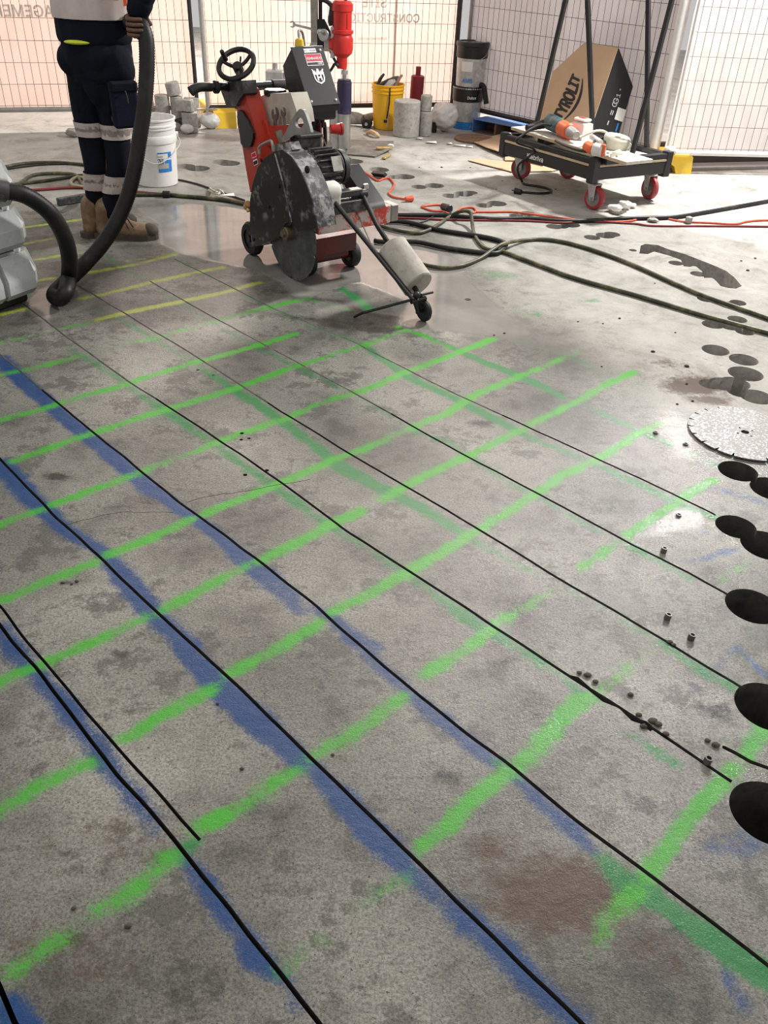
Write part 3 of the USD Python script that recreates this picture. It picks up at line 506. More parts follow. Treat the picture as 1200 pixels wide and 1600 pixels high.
cloth('fence_screen', PA, PC, 'pinkish fabric screen tied behind the fence panel beyond the worker', 'mesh_fabric_pink', .030, seed=1, prints=[(2.4-s0(PC, PL(55, 22, PC, np.cross(BD, [0, 0, 1]))), .83, .075, 'MANAGEMENT', 1.0)])
q = PL(596, 28, PC, np.cross(BD, [0, 0, 1])); q2 = PL(586, 4, PC, np.cross(BD, [0, 0, 1])); q3 = PL(583, 60, PC, np.cross(BD, [0, 0, 1]))
cloth('fence_screen', PD, PB, 'pinkish fabric screen with faint mirrored lettering behind the fence panel beyond the saw', 'mesh_fabric_pink', .030, seed=2, prints=[(s0(PD, q), q[2], .062, 'CONSTRUCTION', 1.0), (s0(PD, q2), q2[2], .07, 'SITE', 1.), (s0(PD, q3), q3[2], .022, 'Authorised access', 1.)])
cloth('fence_screen', PE, PF, 'mauve-grey fabric screen behind the tall carton', 'mesh_fabric_mauve', .030, seed=3)
cloth('fence_screen', PG, PG+unit(PH-PG)*2.2, 'white rippled fabric screen behind the rightmost fence panel', 'mesh_fabric_white', .035, amp=.018, seed=4)
single('timber_stick', rbox((.022, .012, 1.7), frame((*PL(613, 130, PC+[0, .05, 0], np.cross(BD, [0, 0, 1]))[:2], .95), BD, np.cross([0, 0, 1], BD), (0, 0, 1)) , r=.002), 'stick_tan', 'thin tan timber stick standing against the pink screen above the yellow pail', 'stick')
K0, K1 = G(1060, 268), G(1330, 262); kd = unit(K1-K0)
single('shade_board', rbox((3.2, .05, .16), frame(K0+kd*1.2+np.array([0, .28, .08]), kd, np.cross([0, 0, 1], kd), (0, 0, 1))), 'shade_brown', 'dark brown board painted as the shade under the rightmost fence panel', 'board')  # dark board standing in for the shaded floor beyond the fence
single('kerb_strip', rbox((3.2, .16, .022), frame(K0+kd*1.2+np.array([0, .10, .011]), kd, np.cross([0, 0, 1], kd), (0, 0, 1)), r=.003), 'kerb_grey', 'low grey strip along the floor in front of the dark brown board', 'strip')

# ---------------------------------------------------------------- floor saw
SA = math.radians(-52); SF = np.array([math.cos(SA), math.sin(SA), 0]); Z3 = np.array([0, 0, 1.]); SR = np.cross(SF, Z3)
SO = G(469, 443); SO = SO*[1, 1, 0]
def SP(u, v, ro): return PL(u, v, SO+SR*ro, SR)              # on the upright plane ro beside the blade
def SS(u, v, s): return PL(u, v, SO+SF*s, SF)                # on the upright plane s ahead of it
def at(s, ro, z): return SO+SF*s+SR*ro+Z3*z
def s2(p): d = np.asarray(p)-SO; return (d@SF, d[2])
def slab(px, r0, r1, bev=0., holes=()):
    poly = Polygon([s2(SP(u, v, r0)) for u, v in px], [[s2(SP(u, v, r0)) for u, v in h] for h in holes]).buffer(0)
    return extr(poly, r0-r1, frame(SO+SR*r1, SF, Z3, SR))
saw = thing('floor_saw', 'black and red walk-behind floor saw with a big guarded blade standing in the wet slurry', 'floor saw', at(-.2, -.15, 0))
gface = [(394,387),(391,352),(391,315),(395,288),(403,262),(415,246),(428,237),(441,234),(456,246),(469,266),(479,288),(487,310),(492,332),(496,356),(466,362),(462,352),(455,346),(447,348),(443,357),(441,368),(420,377)]
GP = Polygon([s2(SP(u, v, .036)) for u, v in gface]).buffer(0).buffer(.012).buffer(-.012)
gd = part(saw, 'blade_guard', extr(GP, .006, frame(SO+SR*.032, SF, Z3, SR)), 'guard_black', label='scuffed black blade guard')
part(gd, 'guard_rim', extr(GP.buffer(-.0015), .098, frame(SO+SR*-.067, SF, Z3, SR)), 'guard_rim', label='scratched grey rim of the guard')
part(gd, 'crease', tube([SP(430, 240, .0385), SP(442, 285, .0395), SP(452, 330, .0395), SP(456, 347, .0385)], .0045, 6, smooth=4), 'guard_rim')
part(gd, 'grab_handle', tube([SP(405, 240, .0), SP(406, 229, .0), SP(420, 221, .0), SP(425, 222, .0), SP(427, 236, .0)], .007, 8, smooth=5), 'worn_steel')
part(gd, 'hinge_plate', slab([(426,238),(428,226),(452,222),(457,234),(446,238)], .0, -.05), 'guard_rim')
for (u, v) in ((397, 374), (421, 323), (437, 291), (409, 250)): part(gd, 'bolt', cyl(SP(u, v, .036), SP(u, v, .036)+SR*.008, .008, n=6), 'black_steel')
part(gd, 'badge', slab([(417,325),(423,323),(426,336),(420,338)], .0395, .036), 'black_steel')
part(gd, 'side_slot', slab([(476,262),(482,262),(484,270),(480,275),(476,270)], .034, .0385) if 0 else sphere(SP(480, 265, .02), .012, (1, 1, 1.4)), 'hole_void')
mk('flange_metal', (.17, .135, .085), .45, .5, .3, 20); R_B = .222; bc = at(-.075, 0, R_B+.004); BT = frame(bc-SR*.002, SF, Z3, SR)
a = np.linspace(0, 2*np.pi, 240, endpoint=False); rr = np.where((a*24/(2*np.pi)) % 1 < .07, R_B-.014, R_B)
mk('blade_steel', (.135, .14, .145), .32, .55, .35, 10, .15, 60, dirt=(.055, .056, .06), dscale=8, dlo=.45, dhi=.65)
bl = part(saw, 'blade', extr(Polygon(np.c_[rr*np.cos(a), rr*np.sin(a)]).difference(Point(0, 0).buffer(.013)), .004, BT), 'blade_steel', label='grey segmented diamond blade')
part(bl, 'flange', [cyl(bc-SR*.014, bc+SR*.038, .033, n=28, bev=.003), cyl(bc+SR*.038, bc+SR*.052, .015, n=6)], 'flange_metal', label='worn brownish blade flange')
# rear column, cover and sticker
col = part(saw, 'column', slab([(369,143),(376,134),(381,140),(390,170),(405,222),(408,262),(398,300),(391,300),(384,262),(379,230),(371,195)], -.02, -.10), 'saw_red', label='leaning red steel column')
part(col, 'cover', slab([(370,182),(373,172),(378,174),(388,190),(395,208),(395,216),(391,229),(381,231),(376,224),(374,205)], -.006, -.024), 'black_satin', label='black oval cover')
part(col, 'gearbox', slab([(344,139),(350,128),(378,126),(381,146),(372,158),(369,166),(354,166)], -.0, -.075), 'dusty_black')
STc = SP(397, 248, -.012); sx_ = unit(SP(404, 243, -.012)-SP(391, 250, -.012)); 
def decal(parent, o, x, y, w, h, m, name='sticker'): return part(parent, name, rbox((w, h, .0012), frame(o, x, y, np.cross(x, y)), r=.0004), m)
q0, q1, q2_ = SP(391.5, 243, -.0185), SP(403, 237, -.0185), SP(394, 258, -.0185)
ex = unit(q1-q0); ey = unit(np.cross(SR, ex)); mid = SP(398, 248, -.0185)
st = decal(saw, mid, ex, ey, .046, .058, 'print_white'); 
part(st, 'red_field', rbox((.042, .018, .002), frame(mid+ey*.017, ex, ey, SR), r=.0004), 'print_red'); part(st, 'black_field', rbox((.042, .016, .002), frame(mid-ey*.018, ex, ey, SR), r=.0004), 'print_black')
part(st, 'lettering', text('KENNARDS', .008, frame(mid+ey*.001+SR*.001, ex, ey, SR), .0012, True, sx=.85), 'print_red')
# handlebar and handwheel
HC = SP(374, 138, -.06); hb = lambda u, v: PL(u, v, HC, SF)
bar = part(saw, 'handlebar', tube([hb(322, 136), hb(345, 135), hb(374, 138), hb(400, 135), hb(440, 132), hb(482, 131)], .019, 12, smooth=4), 'black_plastic')
part(bar, 'grip', tube([hb(298, 143), hb(304, 139), hb(313, 136), hb(330, 136)], [.023, .022, .021, .020], 12, smooth=4), 'rubber'); part(bar, 'collar', [cyl(hb(334, 136), hb(341, 136), .029, n=16, bev=.004)], 'rubber')
part(bar, 'grip', tube([hb(425, 133), hb(452, 132), hb(478, 131)], .024, 12), 'rubber'); part(bar, 'bracket', rbox((.075, .05, .06), frame(hb(385, 143), SR, SF, Z3)), 'black_steel')
WC = PL(369, 100, HC+SF*.02, SF); WA = unit([-.22, -.60, .77]); 
hw = part(saw, 'handwheel', torus(WC, WA, .088, .0125, 36, 10), 'black_plastic')
bx_, by_, _ = basis(WA); hubc = WC-WA*.025
for k in range(3): 
    an = 2*np.pi*k/3+.9; part(hw, 'spoke', tube([hubc, WC+.05*(math.cos(an)*bx_+math.sin(an)*by_)-WA*.018, WC+.088*(math.cos(an)*bx_+math.sin(an)*by_)], .0085, 8, smooth=4), 'black_plastic')
part(hw, 'hub', cyl(hubc-WA*.02, hubc+WA*.022, .024, n=18, bev=.004), 'black_plastic')
kp = PL(353, 94, HC+SF*.0, SF); part(hw, 'knob', cyl(kp, kp+WA*.055, .012, .010, n=14, bev=.002), 'black_plastic')
part(hw, 'shaft', tube([hubc, hb(374, 132)], .011, 10), 'black_steel'); part(hw, 'lever', tube([PL(376, 88, HC, SF), hb(373, 132)], [.004, .006], 8), 'black_steel')
# control box
CBs = -.235; sidepx = [(456,75),(442,103),(447,131),(459,169),(484,176),(484,165)]
W_ = .165; cbx = part(saw, 'control_box', slab(sidepx, CBs, CBs-W_), 'black_satin', label='black steel control box with stickers')
TL, BL = SP(456, 75, CBs), SP(484, 165, CBs); fy_ = unit(TL-BL); fx_ = -SR; fn_ = np.cross(fx_, fy_); FH = np.linalg.norm(TL-BL)
ff = lambda a, b, o=.002: BL+fx_*(a*W_)+fy_*(b*FH)+fn_*o
lidp = part(cbx, 'lid', rbox((W_+.012, FH+.01, .008), frame(ff(.5, .5, .0), fx_, fy_, fn_), r=.002), 'black_satin')
for (a_, b_) in ((.08, .06), (.92, .06), (.90, .94)): part(lidp, 'screw', lathe([(0, .004), (.005, .0035), (.008, 0), (0, 0)], ff(a_, b_, .0042), fn_, 14), 'steel')
part(lidp, 'white_label', rbox((.068, .020, .0015), frame(ff(.55, .935, .0045), fx_, fy_, fn_), r=.0004), 'print_white'); part(lidp, 'label_text', text('0 1 - 00485', .008, frame(ff(.55, .935, .0053), fx_, fy_, fn_), .0006), 'print_grey')
sc = ff(.60, .775, .0045); ss = part(lidp, 'hire_sticker', rbox((.092, .056, .0012), frame(sc, fx_, fy_, fn_), r=.0004), 'print_white', label='red and black hire sticker')
part(lidp, 'red_field', rbox((.087, .034, .0016), frame(sc+fy_*.009, fx_, fy_, fn_), r=.0004), 'print_red'); part(lidp, 'black_field', rbox((.087, .013, .0016), frame(sc-fy_*.0185, fx_, fy_, fn_), r=.0004), 'print_black')
part(lidp, 'lettering', text('KENNARDS', .0115, frame(sc+fy_*.006+fn_*.0010, fx_, fy_, fn_), .0008, True, sx=.95), 'print_white'); part(lidp, 'lettering', text('HIRE', .008, frame(sc-fy_*.0185+fx_*.026+fn_*.001, fx_, fy_, fn_), .0008, True), 'print_white')
# the crowned shield with an H
lc = ff(.60, .47, .0042); U = .030
shield = Polygon([(-1, .62), (-.98, -.2), (-.75, -.72), (0, -1.12), (.75, -.72), (.98, -.2), (1, .62)]).buffer(.10).buffer(-.10); ringp = shield.difference(shield.buffer(-.24))
Hp = unary_union([sbox(-.46, -.52, -.20, .42), sbox(.20, -.52, .46, .42), sbox(-.3, -.17, .3, .09)])
crown = unary_union([Polygon([(-.95, .74), (-1.12, 1.30), (-.86, 1.24), (-.72, 1.02), (-.52, 1.02), (-.42, .74)]), Polygon([(-.34, .74), (-.30, 1.02), (-.16, 1.05), (-.22, 1.32), (.22, 1.32), (.16, 1.05), (.30, 1.02), (.34, .74)]), Polygon([(.95, .74), (1.12, 1.30), (.86, 1.24), (.72, 1.02), (.52, 1.02), (.42, .74)]), sbox(-1.05, .58, 1.05, .78)])
part(lidp, 'emblem', extr(affinity.scale(unary_union([ringp, Hp, crown]), U, U, origin=(0, 0)), .0012, frame(lc, fx_, fy_, fn_)), 'print_white', smooth=False, label='white crowned shield emblem with an H')
part(cbx, 'yellow_plug', lathe([(0, 0), (.026, 0), (.019, .042), (.012, .048), (0, .048)], TL+fx_*.06-SF*.03-fn_*.0+Z3*-.012, (0, 0, 1), 20), 'yellow_plastic'); part(cbx, 'plug_lead', tube([TL+fx_*.06-SF*.03+Z3*.03, TL+fx_*.07-SF*.05+Z3*.065, TL+fx_*.11-SF*.08+Z3*.05, TL+fx_*.13-SF*.09-Z3*.03], .006, 8, smooth=5), 'rail_grey')
bb = SP(484, 172, CBs); part(cbx, 'gland_block', rbox((.14, .10, .06), frame(bb-SR*.09-SF*.055-Z3*.022, SR, SF, Z3), r=.01), 'black_plastic')
for k, dx in enumerate((.05, .075, .10)): part(cbx, 'gland', cyl(bb-SR*dx-SF*.045-Z3*.045, bb-SR*dx-SF*.045-Z3*.09, .011, n=12), 'black_plastic')
m0 = bb-SR*.065-SF*.045-Z3*.08
part(cbx, 'cable_loop', tube([m0, m0-Z3*.07, m0-Z3*.12-SR*.02, m0-Z3*.10-SR*.05, m0-Z3*.02-SR*.05, m0+Z3*.01-SR*.045], .0095, 9, smooth=6), 'cable_black'); part(cbx, 'motor_cable', tube([m0+SR*.01, m0+SR*.012-Z3*.1, m0+SR*.005-Z3*.21, m0-Z3*.27], .010, 9, smooth=5), 'cable_black')
# water tank, red tray
tk = part(saw, 'water_tank', slab([(391,158),(413,148),(420,146),(454,145),(463,172),(466,192),(430,196),(400,196)], -.125, -.215), 'beige', label='beige plastic water tank'); part(tk, 'filler_cap', [cyl(SP(430, 146, -.17)-Z3*.01, SP(430, 146, -.17)+Z3*.018, .055, n=24, bev=.006)], 'black_plastic')
tr = part(saw, 'tool_tray', slab([(397,187),(404,188),(408,197),(440,196),(452,195),(455,207),(446,222),(438,226),(418,230),(404,224)], -.075, -.11), 'saw_red', label='red steel tray'); part(tr, 'bracket', slab([(396,186),(413,188),(421,212),(424,228),(408,226),(402,208)], -.066, -.078), 'saw_red'); part(tr, 'bolt', cyl(SP(404, 199, -.066), SP(404, 199, -.066)+SR*.012, .010, n=6), 'worn_steel'); part(tr, 'rear_plate', slab([(416,197),(470,193),(500,192),(500,240),(430,240)], -.30, -.31), 'saw_red_dark'); part(tr, 'strut', slab([(430,205),(438,203),(443,222),(436,224)], -.068, -.078), 'worn_steel')
part(saw, 'red_socket', [cyl(SP(516, 202, -.33), SP(516, 202, -.33)+unit(-SR+SF*.3)*.05, .020, .026, 18, .003), cyl(SP(516, 202, -.33)+unit(-SR+SF*.3)*.05, SP(516, 202, -.33)+unit(-SR+SF*.3)*.06, .029, n=18)], 'drill_red')
def arcpx(u, v, ru, rv, n=22): return [(u+ru*math.cos(t), v+rv*math.sin(t)) for t in np.linspace(0, 2*np.pi, n, endpoint=False)]
part(saw, 'lifting_lug', slab([(466,172),(469,170),(474,172),(478,180),(484,198),(486,207),(474,209),(460,211),(452,216),(442,222),(440,218),(446,207),(453,192),(460,180)], -.060, -.074, holes=[arcpx(467.5, 192, 6.6, 8.4)]), 'steel', label='bare steel lifting lug with a round hole')
# motor
mc = SP(485, 266, -.10); ma = -SR; MR = .076
mo = part(saw, 'motor', [cyl(mc, mc+ma*.125, MR, n=32, bev=.006), cyl(mc+ma*.125, mc+ma*.15, MR*1.04, n=32, bev=.010), cyl(mc-ma*.02, mc, MR*1.05, n=32, bev=.006)], 'dusty_black', label='dusty black finned electric motor')
for k in range(20):
    an = 2*np.pi*k/20; dr = math.cos(an)*SF+math.sin(an)*Z3; part(mo, 'fin', rbox((.115, .006, .020), frame(mc+ma*.062+dr*(MR+.008), ma, np.cross(dr, ma), dr), r=.0015), 'dusty_black')
tb = SP(465, 224, -.10)+ma*.045
part(mo, 'terminal_box', rbox((.115, .10, .062), frame(tb, ma, SF, Z3), r=.008), 'dusty_black'); part(mo, 'terminal_box_lid', rbox((.125, .11, .018), frame(tb+Z3*.036, ma, SF, Z3), r=.005), 'dusty_black'); part(mo, 'foot_block', rbox((.11, .12, .07), frame(mc+ma*.06-Z3*(MR+.02), ma, SF, Z3), r=.006), 'black_steel')
dr = unit(SF*.82+Z3*.35); part(mo, 'nameplate', rbox((.055, .065, .003), frame(mc+ma*.09+dr*(MR+.0195), ma, np.cross(dr, ma), dr), r=.001), 'worn_steel'); part(mo, 'fan_cover', lathe([(MR*1.02, 0), (MR*1.0, .025), (MR*.8, .038), (0, .04)], mc+ma*.15, ma, 28), 'dusty_black')
pc = SP(505, 300, -.075); part(saw, 'pulley_cover', [lathe([(0, 0), (.040, 0), (.044, .006), (.044, .062), (.034, .078), (0, .08)], pc, -SR, 24), rbox((.075, .07, .06), frame(pc-SR*.04-Z3*.035, SR, SF, Z3), r=.008)], 'off_white', label='pale rounded bearing cover')
bcv = part(saw, 'belt_cover', slab([(536,259),(575,317),(578,327),(562,322),(540,300),(530,275)], -.33, -.425), 'black_satin', label='sloping black belt cover'); part(bcv, 'latch', rbox((.03, .012, .03), frame(SP(571, 292, -.37)+Z3*.0, SR, SF, Z3), r=.003), 'steel'); part(bcv, 'screw', cyl(SS(592, 318, .06), SS(592, 318, .06)+SF*.012, .009, n=6), 'steel')
# chassis, bumper, axles, wheels
part(saw, 'chassis', [hull([at(s, ro, z) for s in (-.56, .0) for ro in (-.09, -.33) for z in (.115, .20)]), hull([at(s, ro, z) for s in (-.57, -.38) for ro in (-.08, -.34) for z in (.19, .34)])], 'saw_red_dark', label='dark red chassis')
BS = .06; bp = lambda u, v: SS(u, v, BS)
b0, b1, b2, b3 = bp(497, 350), bp(612, 309), bp(617, 343), bp(496, 372)
bz0, bz1 = (b3[2]+b2[2])/2, (b0[2]+b1[2])/2; ro0 = (b0-SO)@SR; ro1 = (b1-SO)@SR; 
bpm = part(saw, 'bumper', rbox((ro0-ro1, .075, bz1-bz0), frame(at(BS-.0375, (ro0+ro1)/2, (bz0+bz1)/2), SR, SF, Z3), r=.004), 'bumper', label='white beam with worn red paint')
part(bpm, 'end_block', rbox((.045, .085, bz1-bz0-.006), frame(at(BS-.04, ro1-.0225, (bz0+bz1)/2+.002), SR, SF, Z3), r=.004), 'rail_grey'); 
part(saw, 'cross_beam', [rbox((.235, .05, .055), frame(at(BS-.0, ro0-.15, bz1+.028), SR, SF, Z3), r=.004), rbox((.17, .05, .03), frame(at(BS-.01, ro0-.16, bz1+.085), SR, SF, Z3), r=.004)], 'dusty_black')
def wheel(s, ro, R, w, nm='wheel'):
    o = at(s, ro, R); wv = part(saw, nm, lathe([(R*.55, -w/2), (R*.88, -w/2), (R, -w/2+.012), (R, w/2-.012), (R*.88, w/2), (R*.55, w/2)], o, SR, 30), 'rubber')
    part(wv, 'hub', [lathe([(0, -w*.3), (R*.56, -w*.4), (R*.56, w*.4), (R*.2, w*.3), (R*.2, w*.5), (0, w*.5)], o, SR, 20)], 'black_plastic'); return wv
wheel(-.50, -.02, .085, .05); wheel(-.50, -.36, .085, .05); wheel(-.09, -.36, .065, .052); wheel(-.09, -.10, .065, .045)
part(saw, 'front_axle', [cyl(at(-.09, -.08, .068), at(-.09, -.35, .068), .018, n=14), rbox((.21, .10, .05), frame(at(-.09, -.21, .10), SR, SF, Z3), r=.005), hull([at(s, ro, z) for s, z in ((-.12, .16), (-.05, .16), (-.075, .08), (-.11, .08)) for ro in (-.10, -.30)])], 'saw_red_dark'); part(saw, 'rear_axle', cyl(at(-.50, -.0, .085), at(-.50, -.35, .085), .014, n=12), 'black_steel'); part(saw, 'bracket', rbox((.02, .05, .12), frame(at(-.50, -.075, .12), SR, SF, Z3)), 'black_steel')
part(saw, 'water_inlet', [cyl(SP(389, 330, -.02), SP(386, 322, -.02), .012, n=10), cyl(SP(388, 318, -.02), SP(385, 324, -.02), .018, n=10)], 'brass')
# guide arm in front
gw = G(658, 502); GR = .048; gwc = gw+Z3*GR
A0, B0 = SS(517, 309, BS+.03), SS(566, 303, BS+.0); A1 = PL(648, 470, gwc+SR*.02, SF); 
B1 = SS(588, 350, .19); B2 = SS(607, 380, .28)
part(saw, 'guide_arm', tube([A0, A1, gwc+SR*.018], .0115, 10), 'black_steel', label='long thin black guide arm'); part(saw, 'guide_arm', tube([B0, B1, B2, A1-SR*.03+Z3*.01], .0115, 10), 'black_steel')
part(saw, 'arm_pivot', cyl(A0+SR*.02, A0-SR*.02, .022, n=16), 'black_steel'); part(saw, 'arm_pivot', cyl(B0+SR*.02, B0-SR*.02, .020, n=16), 'black_steel')
gv = part(saw, 'guide_wheel', lathe([(GR*.5, -.013), (GR*.86, -.013), (GR, -.006), (GR, .006), (GR*.86, .013), (GR*.5, .013)], gwc-SR*.012, SR, 28), 'rubber'); part(gv, 'hub', [cyl(gwc-SR*.026, gwc+SR*.002, GR*.52, n=18), cyl(gwc-SR*.04, gwc+SR*.03, .008, n=8)], 'black_steel')
part(saw, 'fork', [cyl(A1+SR*.02, A1-SR*.06, .011, n=10), tube([A1-SR*.03, gwc-SR*.035], .009, 8), cyl(A1+Z3*.02-SR*.035, A1+Z3*.02-SR*.10, .006, n=8), sphere(PL(651, 461, A1, SF), .016)], 'black_steel')
part(saw, 'pointer_rod', tube([PL(641, 469, A1, SF), G(578, 486, .055), G(566, 489, .045), G(554, 495, .010)], .0065, 8, smooth=3), 'black_steel', label='thin bent pointer rod')
part(saw, 'tie_rod', tube([SP(504, 214, -.30), SS(530, 275, -.05), SS(567, 352, .10), SS(585, 393, .165)], .0034, 6), 'worn_steel', label='thin slanting steel rod')
# things lying on the saw
tA = lambda v: A0+(A1-A0)*np.clip((v-309)/(470-309), 0, 1)
c1 = PL(612, 387, tA(398), SF); c2 = PL(654, 446, tA(452), SF)
single('concrete_core', lathe([(0, 0), (.066, 0), (.073, .006), (.0725, .12), (.073, np.linalg.norm(c2-c1)-.005), (.068, np.linalg.norm(c2-c1)), (0, np.linalg.norm(c2-c1))], c1, c2-c1, 36), 'core_pale', 'pale concrete core lying along the guide arm of the floor saw', 'concrete core', 'drilled concrete cores')
def spanner(pts, w, head, m='worn_steel', open_=True, n=(0, 0, 1), th=.007):
    """An open-ended spanner: shaft along two points, jaws at the second; returns the mesh. n = the flat's normal."""
    a, b = np.asarray(pts[0], float), np.asarray(pts[1], float); d = unit(b-a); n = unit(np.asarray(n)-d*np.dot(n, d)); s = np.cross(n, d); L = np.linalg.norm(b-a)
    shaft = sbox(0, -w/2, L-head*.5, w/2); jaw = Point(L, 0).buffer(head).difference(affinity.rotate(sbox(L-head*.15, -head*.48, L+head*1.4, head*.48), 18, origin=(L, 0)))
    return extr(unary_union([shaft, jaw]).buffer(.002).buffer(-.002), th, frame(a-n*th/2, d, s, n))
mk('spanner_grey', (.13, .125, .12), .45, .6, .3, 20, dirt=(.22, .21, .2), dlo=.5, dhi=.7)
for (p, q, hd, lab) in (((430, 207), (430, 178), .030, 'big dark open-ended spanner standing in the red tray of the saw'), ((446, 204), (443, 175), .020, 'small open-ended spanner beside the big one in the red tray of the saw')):
    single('spanner', spanner((SP(*p, -.09), SP(*q, -.10)), hd*.8, hd, n=SR), 'spanner_grey', lab, 'spanner')

# ---------------------------------------------------------------- worker
def bones(chains, ref=.02, it=12, seg=14):
    """Joints with radii; every bone is the hull of the spheres at its two joints, all of them one smoothed surface."""
    out = None
    for ch in chains:
        for (p, q) in zip(ch[:-1], ch[1:]):
            sph = [m3.Manifold.sphere(1, seg).scale(tuple(np.broadcast_to(x[1], 3))).translate(tuple(map(float, x[0]))) for x in (p, q)]
            h = m3.Manifold.batch_hull(sph); out = h if out is None else out+h
    out = out.refine_to_length(ref); q = out.to_mesh(); m = trimesh.Trimesh(np.array(q.vert_properties[:, :3]), np.array(q.tri_verts))
    m.merge_vertices(digits_vertex=5); m.update_faces(m.nondegenerate_faces()); m.remove_unreferenced_vertices(); v0 = np.array(m.vertices); e = m.edges_unique; dg = np.maximum(np.bincount(e.ravel(), minlength=len(v0)), 1)[:, None]
    v = v0.copy()
    for k in range(2*it):                                       # shrink, then swell back
        s = np.zeros_like(v); np.add.at(s, e[:, 0], v[e[:, 1]]); np.add.at(s, e[:, 1], v[e[:, 0]]); v = v+(s/dg-v)*(.5 if k % 2 == 0 else -.52)
    d = v-v0; l = np.linalg.norm(d, axis=1, keepdims=True); m.vertices = v0+d*np.minimum(1, ref*.8/np.maximum(l, 1e-9)); m.fix_normals(); return m
def wrinkle(m, amp, freq, seed, stretch=(1, 1, .5)):
    v = np.array(m.vertices); n = meshkit.fbm(v*freq*np.array(stretch)+seed*7.1, 3, seed)-.5; m.vertices = v+np.array(m.vertex_normals)*(n*2*amp)[:, None]; return m
FD = unit([.80, .60, 0]); RD = np.array([FD[1], -FD[0], 0])       # where the worker faces, and his right
RA, LA = G(180, 372), G(158, 366)                                  # under the ankles
rk, lk = YP(181, 205, RA[1]-.03), YP(144, 207, LA[1]-.05); ra, la = RA+Z3*.10, LA+Z3*.10
rh, lh = YP(177, 100, 4.42), YP(133, 104, 4.50); pel = (rh+lh)/2
wst = YP(149, 60, 4.45); che = YP(142, -75, 4.46); sh = YP(142, -150, 4.46); 
upz = lambda p, dz: p+Z3*dz
neck = sh+Z3*.06; head = sh+Z3*.20+FD*.05
rs, ls = sh+RD*.19-Z3*.02, sh-RD*.19-Z3*.02
wr = YP(214, 22, 4.31); hnd = YP(209, 44, 4.30); re = YP(236, -55, 4.30); le = ls-Z3*.28+FD*.05; wl = le+FD*.14-Z3*.16+RD*.02
toeR, heelR = G(243, 381), G(172, 380); fR = unit((toeR-heelR)*[1, 1, 0]); fL = unit(FD*1.0+[.1, .5, 0])
wk = thing('person', 'worker in navy trousers and brown boots, holding the thick black hose', 'person', (*((RA+LA)/2)[:2], 0))
body = bones([[(pel, (.13, .10, .11)), (wst, (.13, .10, .10)), (che, (.15, .11, .14)), (sh, (.13, .085, .06))], [(neck-Z3*.04, .055), (neck+Z3*.05, .055)],
              [(rh, .075), (rk, .050), (ra, .036), (RA+fR*.13+Z3*.03, .028)], [(lh, .075), (lk, .050), (la, .036), (LA+fL*.13+Z3*.03, .028)], [(rs, .055), (re, .042), (wr, .029), (hnd, (.022, .030, .034))], [(ls, .055), (le, .042), (wl, .030), (wl+FD*.03-Z3*.06, (.03, .03, .02))],
              [(head-Z3*.03+FD*.02, (.068, .068, .085)), (head+Z3*.04-FD*.01, (.076, .076, .08))], [(head+FD*.075-Z3*.02, .014), (head+FD*.09-Z3*.045, .016)], [(head+FD*.055-Z3*.10, .03), (head+FD*.01-Z3*.09, .045)]], .016, 8)
part(wk, 'body', body, 'skin', True)
hd = []
# the hand on the hose: palm, four curled fingers of their own length, thumb
HP = [(209,40,4.30),(220,40,4.275),(227,55,4.26),(229.5,80,4.24),(229,120,4.21),(225,170,4.17),(218,217,4.13),(210,265,4.09),(199,308,4.05),(181,349,4.00),(158,384,3.95),(133,412,3.89)]
hose_pts = [YP(*q) for q in HP]; hc = YP(217, 42, 4.275)
fg = []
for k, (dz, ln_) in enumerate(((.032, .95), (.011, 1.05), (-.010, 1.0), (-.030, .82))):
    b = hnd+Z3*(dz*.9); c = hc+Z3*dz; out_ = unit((hc-hnd)*[1, 1, 0]); sd = np.array([-out_[1], out_[0], 0])
    fg.append([(b, .0105), (c-out_*.044-sd*.026, .010), (c-out_*.012*ln_-sd*.049, .0095), (c+out_*.026*ln_-sd*.044, .0088), (c+out_*.044*ln_-sd*.018, .008)])
out_ = unit((hc-hnd)*[1, 1, 0]); sd = np.array([-out_[1], out_[0], 0])
fg.append([(hnd+Z3*.03, .013), (hc+Z3*.045-out_*.035+sd*.030, .012), (hc+Z3*.030+sd*.049, .010), (hc+Z3*.012+out_*.030+sd*.042, .009)])
fg.append([(wr, .027), (hnd+Z3*.012, (.022, .030, .036)), (hnd-Z3*.012, (.02, .028, .03))])
part(wk, 'hand', bones(fg, .005, 5, 12), 'skin', True)
tro = bones([[(pel+Z3*.02, (.158, .125, .10)), (upz(wst, -.03), (.152, .118, .08))], [(rh+Z3*.01, (.096, .10, .11)), (rk+Z3*.09, .080), (rk, .070), (rk-Z3*.16, .066), (ra+Z3*.04, .056)], [(lh+Z3*.01, (.096, .10, .11)), (lk+Z3*.09, .082), (lk, .072), (lk-Z3*.16, .068), (la+Z3*.04, .056)],
             [(rh-FD*.045+Z3*.03, .085), (pel-FD*.05+Z3*.02, .08), (lh-FD*.045+Z3*.03, .085)], [(pel, (.13, .12, .10)), (rh-Z3*.02, .10)], [(pel, (.13, .12, .10)), (lh-Z3*.02, .10)], [(pel-Z3*.06, .10), (pel-Z3*.12, .075)], [(pel+Z3*.02, (.166, .13, .09)), (upz(wst, -.02), (.166, .125, .07))]], .016, 10)
tr_ = part(wk, 'trousers', wrinkle(tro, .009, 9, 3), 'navy', True, label='dark navy cargo trousers')
